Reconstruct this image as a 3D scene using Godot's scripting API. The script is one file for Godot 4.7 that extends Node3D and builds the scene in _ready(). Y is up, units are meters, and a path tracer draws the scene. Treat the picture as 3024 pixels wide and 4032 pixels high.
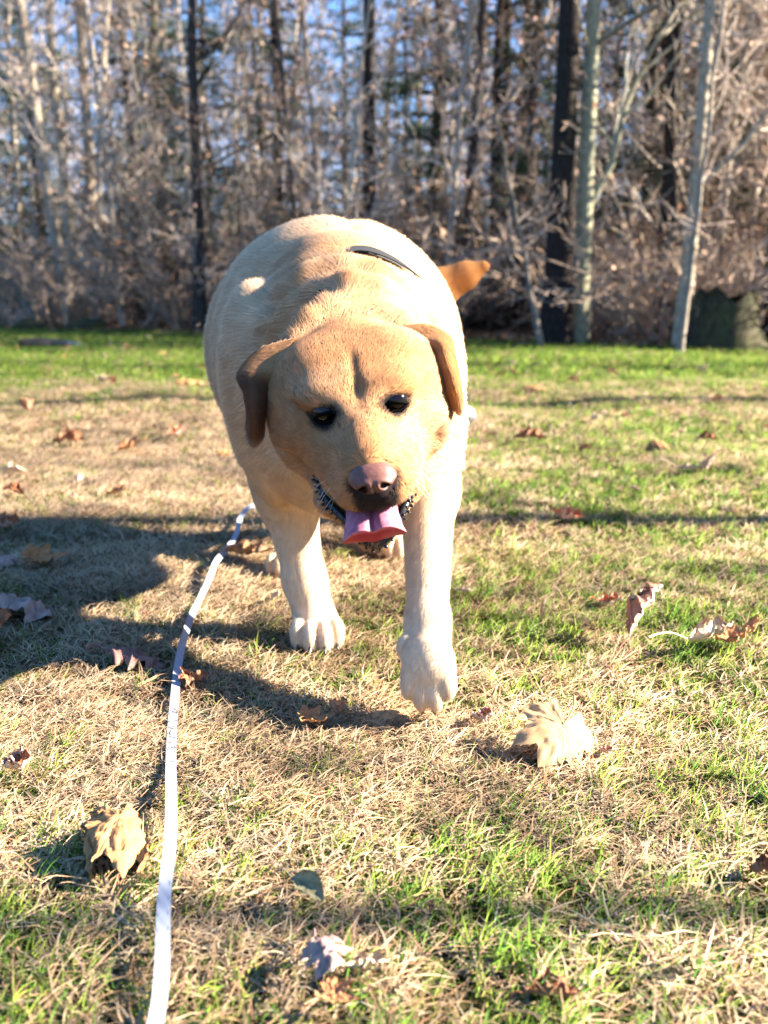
extends Node3D
# A yellow labrador walking across a late autumn lawn towards a low camera, bare woods behind.

const SHOW_FUR := true
const SHOW_GRASS := true
const SHOW_WOODS := true

var rng := RandomNumberGenerator.new()
var mats := {}
var used_names := {}

# ---------------------------------------------------------------- helpers
class Buf:
	var v := PackedVector3Array()
	var n := PackedVector3Array()
	var c := PackedColorArray()
	var i := PackedInt32Array()

	func vert(p: Vector3, nn: Vector3, col: Color) -> int:
		v.append(p); n.append(nn); c.append(col)
		return v.size() - 1

	func tri(a: int, b: int, d: int) -> void:
		# stored so that the clockwise side is the side the normals point to
		var g := (v[b] - v[a]).cross(v[d] - v[a])
		if g.dot(n[a] + n[b] + n[d]) > 0.0:
			i.append(a); i.append(d); i.append(b)
		else:
			i.append(a); i.append(b); i.append(d)

	func tube(pts: PackedVector3Array, rad: PackedFloat32Array, sides: int, c0: Color, c1: Color, cap := true) -> void:
		var m := pts.size()
		var last := -1
		var t0 := (pts[1] - pts[0]).normalized()
		var u := t0.cross(Vector3(0.31, 0.17, 0.93))
		if u.length() < 0.1:
			u = t0.cross(Vector3(1, 0, 0))
		u = u.normalized()
		for k in m:
			var t := t0
			if k > 0 and k < m - 1:
				t = (pts[k + 1] - pts[k - 1]).normalized()
			elif k == m - 1:
				t = (pts[k] - pts[k - 1]).normalized()
			u = (u - t * u.dot(t)).normalized()
			var w := t.cross(u)
			var first := v.size()
			var col := c0.lerp(c1, float(k) / (m - 1))
			for s in sides:
				var an := TAU * s / sides
				var d := u * cos(an) + w * sin(an)
				v.append(pts[k] + d * rad[k]); n.append(d); c.append(col)
			if last >= 0:
				for s in sides:
					var s1 := (s + 1) % sides
					i.append(last + s); i.append(first + s); i.append(last + s1)
					i.append(last + s1); i.append(first + s); i.append(first + s1)
			last = first
		if cap:
			var e := vert(pts[m - 1], (pts[m - 1] - pts[m - 2]).normalized(), c1)
			for s in sides:
				i.append(last + s); i.append(e); i.append(last + (s + 1) % sides)

	func ball(at: Vector3, r: Vector3, b: Basis, rings: int, seg: int, col: Color) -> void:
		var first := v.size()
		for y in rings + 1:
			var th := PI * y / rings
			for x in seg + 1:
				var ph := TAU * x / seg
				var d := Vector3(sin(th) * cos(ph), cos(th), sin(th) * sin(ph))
				v.append(at + b * (d * r)); n.append((b * (d / r)).normalized()); c.append(col)
		for y in rings:
			for x in seg:
				var a := first + y * (seg + 1) + x
				tri(a, a + 1, a + seg + 1)
				tri(a + 1, a + seg + 2, a + seg + 1)

	func mesh() -> ArrayMesh:
		var arr := []
		arr.resize(Mesh.ARRAY_MAX)
		arr[Mesh.ARRAY_VERTEX] = v
		arr[Mesh.ARRAY_NORMAL] = n
		arr[Mesh.ARRAY_COLOR] = c
		arr[Mesh.ARRAY_INDEX] = i
		var m := ArrayMesh.new()
		m.add_surface_from_arrays(Mesh.PRIMITIVE_TRIANGLES, arr)
		return m


func rnd(a: float, b: float) -> float:
	return rng.randf_range(a, b)


func unit() -> Vector3:
	var z := rnd(-1, 1)
	var a := rnd(0, TAU)
	var r := sqrt(1.0 - z * z)
	return Vector3(r * cos(a), z, r * sin(a))


func numbered(called: String) -> String:
	var k: int = used_names.get(called, 0)
	used_names[called] = k + 1
	return called if k == 0 else "%s_%03d" % [called, k]


func tag(o: Node3D, label: String, category: String, group := "", kind := "") -> Node3D:
	if label: o.set_meta("label", label)
	if category: o.set_meta("category", category)
	if group: o.set_meta("group", group)
	if kind: o.set_meta("kind", kind)
	return o


func base(called: String, at: Vector3) -> Node3D:
	var o := Node3D.new()
	o.name = numbered(called)
	add_child(o)
	o.position = at
	return o


func put(called: String, m: Mesh, mat: Material, parent: Node3D = self) -> MeshInstance3D:
	var o := MeshInstance3D.new()
	o.name = numbered(called) if parent == self else called
	o.mesh = m
	o.material_override = mat
	parent.add_child(o, true)
	return o


# a part modelled in world coordinates, kept where it is under its thing
func part(called: String, m: Mesh, mat: Material, parent: Node3D) -> MeshInstance3D:
	var o := put(called, m, mat, parent)
	var p: Node3D = parent
	var t := Transform3D()
	while p != self:
		t = p.transform * t
		p = p.get_parent()
	o.transform = t.affine_inverse()
	return o


func multi(called: String, m: Mesh, mat: Material, buffer: PackedFloat32Array, parent: Node3D = self) -> MultiMeshInstance3D:
	var mm := MultiMesh.new()
	mm.transform_format = MultiMesh.TRANSFORM_3D
	mm.use_colors = true
	mm.mesh = m
	mm.instance_count = buffer.size() / 16
	mm.buffer = buffer
	var o := MultiMeshInstance3D.new()
	o.name = numbered(called) if parent == self else called
	o.multimesh = mm
	o.material_override = mat
	parent.add_child(o, true)
	o.set_meta("kind", "stuff")
	return o


func row(b: PackedFloat32Array, x: Vector3, y: Vector3, z: Vector3, o: Vector3, c: Color) -> void:
	b.append_array(PackedFloat32Array([x.x, y.x, z.x, o.x, x.y, y.y, z.y, o.y, x.z, y.z, z.z, o.z, c.r, c.g, c.b, 1.0]))


func noise_tex(freq: float, oct: int, seed_: int, lo: Color, hi: Color, size := 512) -> NoiseTexture2D:
	var f := FastNoiseLite.new()
	f.seed = seed_
	f.frequency = freq
	f.fractal_octaves = oct
	var t := NoiseTexture2D.new()
	t.width = size
	t.height = size
	t.seamless = true
	t.noise = f
	var g := Gradient.new()
	g.set_color(0, lo)
	g.set_color(1, hi)
	t.color_ramp = g
	return t


func vmat(rough := 0.9, spec := 0.3) -> StandardMaterial3D:
	var m := StandardMaterial3D.new()
	m.vertex_color_use_as_albedo = true
	m.roughness = rough
	m.metallic_specular = spec
	return m


func ground_y(x: float, z: float) -> float:
	var d := -z
	var y := 0.012 * sin(x * 2.1 + 0.7) * sin(z * 1.7 + 0.4) + 0.006 * sin(x * 5.3 - z * 3.1)
	y *= smoothstep(2.0, 3.0, d) + 0.35
	return y


# how far into the woods a point is, in metres (negative on the lawn)
func into_woods(x: float, z: float) -> float:
	var edge := 12.3 - 0.62 * x + 0.35 * sin(x * 1.3) + 0.2 * sin(x * 3.1 + 1.0)
	if x < -3.0:
		edge = 12.3 + 1.86 + (-3.0 - x) * 0.9 + 0.35 * sin(x * 1.3) + 0.2 * sin(x * 3.1 + 1.0)
	return (-z - edge) * 0.8


func _ready() -> void:
	rng.seed = 20241117
	# ---- camera
	var cam := Camera3D.new()
	cam.name = "camera"
	cam.fov = 57.94
	cam.near = 0.05
	cam.far = 900.0
	cam.position = Vector3(0, 0.48, 0)
	cam.rotation_degrees = Vector3(-12.8, 0, 0)
	add_child(cam)
	cam.fov = 57.94
	# ---- sky, exposure
	var world := WorldEnvironment.new()
	world.name = "world"
	var e := Environment.new()
	e.background_mode = Environment.BG_SKY
	var sm := ProceduralSkyMaterial.new()
	sm.sky_top_color = Color(0.33, 0.57, 0.87)
	sm.sky_horizon_color = Color(0.70, 0.81, 0.92)
	sm.sky_curve = 0.12
	sm.ground_bottom_color = Color(0.25, 0.22, 0.18)
	sm.ground_horizon_color = Color(0.6, 0.68, 0.75)
	sm.sky_energy_multiplier = 0.55
	var sky := Sky.new()
	sky.sky_material = sm
	e.sky = sky
	e.tonemap_mode = Environment.TONE_MAPPER_LINEAR
	e.tonemap_exposure = 8.3
	e.sdfgi_enabled = true
	e.ssao_enabled = true
	e.ssil_enabled = true
	world.environment = e
	add_child(world)
	# ---- sun: low, from the right and slightly behind the dog
	var sun := DirectionalLight3D.new()
	sun.name = "sun"
	sun.light_energy = 1.6
	sun.light_color = Color(1.0, 0.955, 0.895)
	sun.light_angular_distance = 0.5
	sun.shadow_enabled = true
	add_child(sun)
	sun.look_at_from_position(Vector3.ZERO, Vector3(-1.0, -0.53, 0.01), Vector3.UP)
	# ---- lens
	var ca := CameraAttributesPhysical.new()
	ca.frustum_focal_length = 21.68
	ca.exposure_aperture = 21.68 / 6.0
	ca.frustum_focus_distance = 1.0
	ca.frustum_near = 0.05
	ca.frustum_far = 900.0
	cam.attributes = ca

	make_materials()
	make_ground()
	make_woods()
	make_lawn()
	make_dog()
	make_leash()
	make_leaves()


func make_materials() -> void:
	mats.skin = vmat(0.95, 0.2)
	mats.fur = vmat(0.85, 0.3)
	mats.fur.backlight_enabled = true
	mats.fur.backlight = Color(0.35, 0.35, 0.35)
	var w := vmat(0.22, 0.5)
	mats.wet = w
	var eye := vmat(0.10, 0.45)
	mats.eye = eye
	var tongue := vmat(0.45, 0.28)
	tongue.subsurf_scatter_enabled = true
	tongue.subsurf_scatter_strength = 0.05
	mats.tongue = tongue
	mats.nose = vmat(0.46, 0.4)
	mats.nylon = vmat(0.7, 0.4)
	mats.lid = vmat(0.8, 0.1)
	mats.webbing = vmat(0.75, 0.35)
	var bark := vmat(0.95, 0.2)
	bark.albedo_texture = noise_tex(0.03, 4, 5, Color(0.55, 0.53, 0.5), Color(1, 1, 1), 256)
	bark.uv1_triplanar = true
	bark.uv1_scale = Vector3(5, 1.2, 5)
	mats.bark = bark
	mats.twig = vmat(0.9, 0.2)
	var needle := vmat(0.8, 0.3)
	mats.needle = needle
	var gm := vmat(1.0, 0.1)
	gm.albedo_texture = noise_tex(0.05, 5, 9, Color(0.5, 0.47, 0.42), Color(1, 1, 1), 512)
	gm.uv1_triplanar = true
	gm.uv1_world_triplanar = true
	gm.uv1_scale = Vector3(1.3, 1.3, 1.3)
	mats.ground = gm
	var bl := vmat(0.75, 0.25)
	bl.backlight_enabled = true
	bl.backlight = Color(0.6, 0.6, 0.6)
	mats.blade = bl
	var lf := vmat(0.8, 0.3)
	lf.backlight_enabled = true
	lf.backlight = Color(0.5, 0.5, 0.5)
	mats.leaf = lf


# ---------------------------------------------------------------- ground and lawn
var green_noise := FastNoiseLite.new()


# 0 = dead straw, 1 = green
func greenness(x: float, z: float) -> float:
	var d := -z
	var g := 0.42 + 0.38 * green_noise.get_noise_2d(x * 0.9, z * 1.6) + 0.45 * green_noise.get_noise_2d(x * 4.0 + 40.0, z * 5.0)
	g += 0.65 * smoothstep(4.6, 6.5, d)                      # fresh green strip by the woods
	g += 0.26 * smoothstep(0.0, 0.6, x) * smoothstep(6.0, 3.0, d)
	g -= 0.30 * smoothstep(1.3, 2.0, d) * smoothstep(4.8, 3.6, d) * smoothstep(0.3, -0.5, x)
	g -= 0.22 * smoothstep(0.2, -0.3, x) * smoothstep(0.7, 1.0, d) * smoothstep(2.2, 1.4, d)
	g += 0.16 * smoothstep(0.95, 0.6, d)
	return clampf(g, 0.0, 1.0)


func make_ground() -> void:
	green_noise.seed = 31
	green_noise.frequency = 0.9
	green_noise.fractal_octaves = 3
	var xs := PackedFloat32Array()
	var zs := PackedFloat32Array()
	for k in range(-40, 41):
		var a := k / 40.0
		xs.append(sign(a) * (3.0 * absf(a) + 300.0 * pow(absf(a), 6.0)))
	var z := 3.0
	zs.append(60.0)
	zs.append(15.0)
	while z > -400.0:
		zs.append(z)
		z -= 0.12 if z > -4.0 else (0.3 if z > -24.0 else 0.1 * absf(z))
	var b := Buf.new()
	for zz in zs:
		for x in xs:
			var y := ground_y(x, zz)
			var e := 0.05
			var nn := Vector3(ground_y(x - e, zz) - ground_y(x + e, zz), 2 * e, ground_y(x, zz - e) - ground_y(x, zz + e)).normalized()
			var g := greenness(x, zz)
			var lawn := Color(0.085, 0.058, 0.030).lerp(Color(0.040, 0.052, 0.016), g)
			var col := lawn.lerp(Color(0.10, 0.065, 0.042), smoothstep(-0.2, 0.3, into_woods(x, zz)))
			b.vert(Vector3(x, y, zz), nn, col)
	var w := xs.size()
	for r in zs.size() - 1:
		for k in w - 1:
			var a := r * w + k
			b.tri(a, a + 1, a + w)
			b.tri(a + 1, a + w + 1, a + w)
	var o := put("ground", b.mesh(), mats.ground)
	o.set_meta("kind", "structure")


# a tuft of blades about one unit tall; spread is how far they lean
func tuft(blades: int, spread: float, width: float, curl: float) -> ArrayMesh:
	var b := Buf.new()
	for k in blades:
		var a := TAU * (k + rnd(-0.4, 0.4)) / blades
		var dir := Vector3(cos(a), 0, sin(a))
		var lean := spread * rnd(0.35, 1.0)
		var len := rnd(0.55, 1.1)
		var root := Vector3(rnd(-0.35, 0.35), 0, rnd(-0.35, 0.35))
		var side := dir.cross(Vector3.UP).rotated(Vector3.UP, rnd(-0.7, 0.7))
		var c0 := rnd(0.62, 1.2)
		var tint := Color(c0 * rnd(0.93, 1.07), c0, c0 * rnd(0.9, 1.1))
		var p := root
		var an := lean * 0.5
		var segs := 3
		var last := -1
		for s in segs + 1:
			var f := float(s) / segs
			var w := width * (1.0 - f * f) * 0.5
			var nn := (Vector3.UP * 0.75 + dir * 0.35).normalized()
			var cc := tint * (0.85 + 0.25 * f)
			var l := b.vert(p - side * w, nn, cc)
			if s < segs:
				b.vert(p + side * w, nn, cc)
			if last >= 0:
				b.tri(last, last + 1, l)
				if s < segs:
					b.tri(last + 1, l + 1, l)
			last = l
			var up := Vector3.UP * cos(an) + dir * sin(an)
			p += up * len / segs
			an += (lean + curl * rnd(0.4, 1.3)) / segs
			if p.y < 0.05: an = minf(an, 1.45)
			side = side.rotated(Vector3.UP, rnd(-0.3, 0.3))
	return b.mesh()


func make_lawn() -> void:
	if not SHOW_GRASS:
		return
	var straw := []
	var green := []
	for k in 3:
		straw.append(PackedFloat32Array())
		green.append(PackedFloat32Array())
	var litter := PackedFloat32Array()
	# [near, far, tufts per square metre, height, margin]
	for band in [[0.36, 1.0, 17000.0, 1.0], [1.0, 1.8, 12500.0, 1.0], [1.8, 3.2, 6000.0, 1.2], [3.2, 6.0, 2200.0, 1.6], [6.0, 11.0, 750.0, 2.2], [11.0, 19.0, 360.0, 2.5]]:
		var near: float = band[0]
		var far: float = band[1]
		var area := 0.0
		var hw0 := 0.47 * near + 0.45
		var hw1 := 0.47 * far + 0.45
		area = (hw0 + hw1) * (far - near)
		var count := int(area * band[2])
		var big: float = band[3]
		for k in count:
			var f := rng.randf()
			var d := sqrt(lerpf(near * near, far * far, f))
			var x := rnd(-1, 1) * (0.47 * d + 0.45)
			var inside := into_woods(x, -d)
			if inside > 0.15:
				continue
			var y := ground_y(x, -d)
			var g := greenness(x, -d)
			var is_green := rng.randf() < 0.08 + 0.84 * g
			var clump := 0.75 + 0.5 * green_noise.get_noise_2d(x * 14.0, d * 14.0)
			var a := rnd(0, TAU)
			var o := Vector3(x, y - 0.003, -d)
			if is_green:
				var h := rnd(0.015, 0.034) * big * clump * (1.0 + 0.4 * g)
				var c := Color(0.065, 0.18, 0.022).lerp(Color(0.27, 0.33, 0.05), rng.randf()) * rnd(0.7, 1.25)
				row(green[k % 3], Vector3(cos(a), 0, sin(a)) * h, Vector3(rnd(-0.15, 0.15), 1, rnd(-0.15, 0.15)) * h, Vector3(-sin(a), 0, cos(a)) * h, o, c)
			else:
				var h := rnd(0.017, 0.040) * big * (0.5 + 0.7 * clump)
				var c := Color(0.56, 0.41, 0.25).lerp(Color(0.29, 0.165, 0.085), pow(rng.randf(), 1.4)) * rnd(0.75, 1.2)
				if rng.randf() < 0.12:
					c = Color(0.60, 0.48, 0.32)
					h *= 0.8
				c = c * (0.88 + 0.55 * green_noise.get_noise_2d(x * 2.2 + 90.0, d * 3.0) + 0.25 * green_noise.get_noise_2d(x * 9.0, d * 11.0 + 50.0))
				var lay := rnd(-0.55, 0.55)
				var lay2 := rnd(-0.55, 0.55)
				row(straw[k % 3], Vector3(cos(a), 0, sin(a)) * h * 1.25, Vector3(lay, 0.8, lay2) * h, Vector3(-sin(a), 0, cos(a)) * h * 1.25, o, c)
	for k in 3:
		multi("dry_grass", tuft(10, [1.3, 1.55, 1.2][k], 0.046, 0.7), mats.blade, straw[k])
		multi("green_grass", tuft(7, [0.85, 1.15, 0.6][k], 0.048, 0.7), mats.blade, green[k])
	# brown leaf litter on the floor of the woods
	var b := Buf.new()
	for k in 3:
		var at := Vector3(rnd(-0.9, 0.9), 0.2, rnd(-0.9, 0.9))
		var u := unit()
		var nn := (Vector3.UP + unit() * 0.7).normalized()
		u = (u - nn * u.dot(nn)).normalized()
		var w := nn.cross(u)
		var tone := rnd(0.7, 1.25)
		var q := [b.vert(at - u, nn, Color(tone, tone, tone)), b.vert(at + w * 0.6 + nn * 0.3, nn, Color(tone, tone, tone)), b.vert(at + u, nn, Color(tone, tone, tone)), b.vert(at - w * 0.6 + nn * 0.3, nn, Color(tone, tone, tone))]
		b.tri(q[0], q[1], q[2])
		b.tri(q[0], q[2], q[3])
	for k in 26000:
		var d := rnd(7.0, 34.0)
		var x := rnd(-1, 1) * (0.5 * d + 1.0)
		var inside := into_woods(x, -d)
		if inside < -0.5 or (inside < 0.1 and rng.randf() > 0.35):
			continue
		var s := rnd(0.03, 0.07)
		var a := rnd(0, TAU)
		var c := Color(0.22, 0.105, 0.055).lerp(Color(0.36, 0.22, 0.13), rng.randf()) * rnd(0.6, 1.15)
		row(litter, Vector3(cos(a), 0, sin(a)) * s, Vector3(0, s, 0), Vector3(-sin(a), 0, cos(a)) * s, Vector3(x, ground_y(x, -d) + 0.01, -d), c)
	multi("leaf_litter", b.mesh(), mats.leaf, litter)


# ---------------------------------------------------------------- woods
# one bare tree, built at the origin: trunk, limbs and twigs; returns [trunk mesh, crown mesh]
func grow(h: float, r: float, lean: Vector3, wob: float, col: Color, twig: Color, limbs: int, first: float, limb_len: float, up: float, leaves: int, leaf_col: Color, fork := 0.0) -> Array:
	var tb := Buf.new()
	var cb := Buf.new()
	var segs := 14
	var pts := PackedVector3Array()
	var rad := PackedFloat32Array()
	var off := Vector3.ZERO
	for k in segs + 1:
		var f := float(k) / segs
		off += Vector3(rnd(-wob, wob), 0, rnd(-wob, wob))
		pts.append(lean * f * h + Vector3.UP * (f * h - 0.12) + off * f)
		rad.append(r * (1.0 - 0.72 * f) * (1.0 + 0.55 * pow(1.0 - f, 14.0)))
	tb.tube(pts, rad, 9, col, col.lerp(twig, 0.3), true)
	var leafs := PackedVector3Array()
	for k in limbs:
		var f := lerpf(first, 0.99, pow((k + rng.randf()) / limbs, 0.9))
		var fi := f * segs
		var i0 := mini(int(fi), segs - 1)
		var at := pts[i0].lerp(pts[i0 + 1], fi - i0)
		var az := rnd(0, TAU)
		var d := Vector3(cos(az), up + rnd(-0.35, 0.4), sin(az)).normalized()
		var ln := limb_len * rnd(0.45, 1.15) * (1.05 - 0.6 * f)
		var r0 := minf(lerpf(rad[i0], rad[i0 + 1], fi - i0) * 0.42, 0.012 * ln + 0.006)
		branch(tb if r0 > 0.03 else cb, cb, at, d, ln, r0, 0, col.lerp(twig, 0.5), twig, leafs)
	if fork > 0.0:
		var fi := fork * segs
		var at := pts[int(fi)]
		branch(tb, cb, at, Vector3(0.75, 0.7, 0.1).normalized(), h * 0.28, r * 0.5, -1, col, twig, leafs)
	if leaves > 0 and leafs.size() > 0:
		for k in leaves:
			var at := leafs[rng.randi() % leafs.size()] + unit() * rnd(0.0, 0.12)
			leaf_quad(cb, at, rnd(0.035, 0.065), leaf_col * rnd(0.6, 1.3))
	return [tb.mesh(), cb.mesh()]


func leaf_quad(b: Buf, at: Vector3, s: float, col: Color) -> void:
	var nn := unit()
	var u := nn.cross(unit()).normalized()
	var w := nn.cross(u)
	var q := b.vert(at - u * s, nn, col)
	b.vert(at + w * s * 0.55, nn, col)
	b.vert(at + u * s, nn, col)
	b.vert(at - w * s * 0.55, nn, col)
	b.tri(q, q + 1, q + 2)
	b.tri(q, q + 2, q + 3)


func branch(b: Buf, cb: Buf, at: Vector3, d: Vector3, ln: float, r: float, level: int, c0: Color, c1: Color, leafs: PackedVector3Array) -> void:
	var n := 5 if level <= 0 else (3 if level == 1 else 2)
	var pts := PackedVector3Array([at])
	var rad := PackedFloat32Array([r])
	var p := at
	for k in n:
		d = (d + unit() * (0.32 if level < 1 else 0.42) + Vector3.UP * 0.10).normalized()
		p += d * ln / n
		pts.append(p)
		rad.append(maxf(r * (1.0 - 0.75 * (k + 1.0) / n), 0.0036))
	b.tube(pts, rad, 6 if level < 0 else (4 if level == 0 else 3), c0, c1, false)
	if level >= 2:
		leafs.append(p)
		return
	var kids := int([11, 7, 4][level + 1] * clampf(ln / (2.0 if level <= 0 else 0.7), 0.5, 1.4))
	for k in kids:
		var f := lerpf(0.2, 1.0, (k + rng.randf()) / kids) * n
		var i0 := mini(int(f), n - 1)
		var q := pts[i0].lerp(pts[i0 + 1], f - i0)
		var dd := ((pts[i0 + 1] - pts[i0]).normalized() + unit() * 0.95).normalized()
		branch(cb, cb, q, dd, ln * rnd(0.28, 0.55), maxf(lerpf(rad[i0], rad[i0 + 1], f - i0) * 0.60, 0.0058), level + 1, c0.lerp(c1, 0.5), c1, leafs)


# a thicket shrub: arching stems from one base
func thicket(h: float, stems: int, col: Color, leaf: int, leaf_col: Color) -> ArrayMesh:
	var b := Buf.new()
	var tips := PackedVector3Array()
	for k in stems:
		var az := rnd(0, TAU)
		var out := Vector3(cos(az), 0, sin(az))
		var d := (Vector3.UP + out * rnd(0.05, 0.9)).normalized()
		var p := out * rnd(0.0, 0.35) + Vector3.UP * -0.05
		var ln := h * rnd(0.5, 1.15)
		var pts := PackedVector3Array([p])
		var rad := PackedFloat32Array([0.016])
		var cc := col * rnd(0.6, 1.35)
		for s in 5:
			d = (d + unit() * 0.25 + out * 0.10 - Vector3.UP * 0.07 * s).normalized()
			p += d * ln / 5
			pts.append(p)
			rad.append(0.016 * (1.0 - 0.16 * (s + 1)))
		b.tube(pts, rad, 3, cc, cc, false)
		for t in 9:
			var f := rnd(0.8, 5.0)
			var i0 := mini(int(f), 4)
			var q := pts[i0].lerp(pts[i0 + 1], f - i0)
			var dd := (unit() + Vector3.UP * 0.35).normalized()
			var l2 := rnd(0.15, 0.5) * h * 0.5
			var q1 := q + dd * l2 * 0.5
			var q2 := q1 + (dd + unit() * 0.6).normalized() * l2 * 0.5
			b.tube(PackedVector3Array([q, q1, q2]), PackedFloat32Array([0.009, 0.007, 0.0045]), 3, cc, cc * 1.1, false)
			tips.append(q2)
			for u in 2:
				var q3 := q1 + (unit() + dd * 0.5).normalized() * l2 * 0.5
				b.tube(PackedVector3Array([q1, q3]), PackedFloat32Array([0.006, 0.004]), 3, cc, cc * 1.1, false)
				tips.append(q3)
	for k in leaf:
		leaf_quad(b, tips[rng.randi() % tips.size()], rnd(0.025, 0.05), leaf_col * rnd(0.5, 1.4))
	return b.mesh()


# a white pine: straight trunk with whorls of drooping needled boughs
func pine(h: float, r: float, first: float) -> Array:
	var tb := Buf.new()
	var cb := Buf.new()
	var pts := PackedVector3Array()
	var rad := PackedFloat32Array()
	for k in 9:
		var f := k / 8.0
		pts.append(Vector3(0.05 * sin(k * 1.7), f * h - 0.1, 0.05 * cos(k * 2.1)))
		rad.append(r * (1.0 - 0.88 * f))
	tb.tube(pts, rad, 8, Color(0.06, 0.05, 0.042), Color(0.08, 0.065, 0.05), true)
	var y := first
	while y < h * 0.98:
		var reach := 2.3 * pow(1.0 - y / h, 0.7) + 0.3
		for k in 5:
			var az := rnd(0, TAU)
			var d := Vector3(cos(az), 0.12, sin(az)).normalized()
			var p := Vector3(0, y, 0)
			var ln := reach * rnd(0.6, 1.1)
			var bp := PackedVector3Array([p])
			var br := PackedFloat32Array([0.022])
			for s in 4:
				d = (d + unit() * 0.15 - Vector3.UP * 0.03).normalized()
				p += d * ln / 4
				bp.append(p)
				br.append(0.022 - 0.005 * (s + 1))
			tb.tube(bp, br, 4, Color(0.07, 0.055, 0.045), Color(0.07, 0.055, 0.045), false)
			for s in int(26 * ln):
				var f := rnd(0.9, 4.0)
				var i0 := mini(int(f), 3)
				var q := bp[i0].lerp(bp[i0 + 1], f - i0) + unit() * rnd(0.02, 0.22)
				var tone := rnd(0.55, 1.3)
				for u in 5:
					var dd := (unit() + Vector3.UP * 0.25 + d * 0.3).normalized()
					var side := dd.cross(unit()).normalized() * 0.010
					var nn := side.cross(dd).normalized()
					var c := Color(0.035, 0.062, 0.026) * tone
					var v0 := cb.vert(q - side, nn, c)
					cb.vert(q + side, nn, c)
					cb.vert(q + dd * rnd(0.09, 0.17), nn, c)
					cb.tri(v0, v0 + 1, v0 + 2)
		y += rnd(0.3, 0.55)
	return [tb.mesh(), cb.mesh()]


func plant(called: String, pair: Array, at: Vector3, turn: float, size: float, label: String, category: String, group := "", crown_mat: Material = null) -> Node3D:
	var o := base(called, Vector3(at.x, ground_y(at.x, at.z), at.z))
	o.rotation.y = turn
	o.scale = Vector3.ONE * size
	put("trunk", pair[0], mats.bark, o)
	put("crown", pair[1], crown_mat if crown_mat else mats.twig, o)
	return tag(o, label, category, group) as Node3D


# where a thing of the woods stands, in words
func whereabouts(x: float, d: float) -> String:
	var a := x / d
	var side: String = "at the far left" if a < -0.27 else ("left of the dog" if a < -0.14 else ("behind the dog" if a < 0.06 else ("right of the dog" if a < 0.24 else "at the far right")))
	return side + (", at the lawn's edge" if d < 15.0 else (", in the middle depth" if d < 26.0 else ", deep in"))


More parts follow.
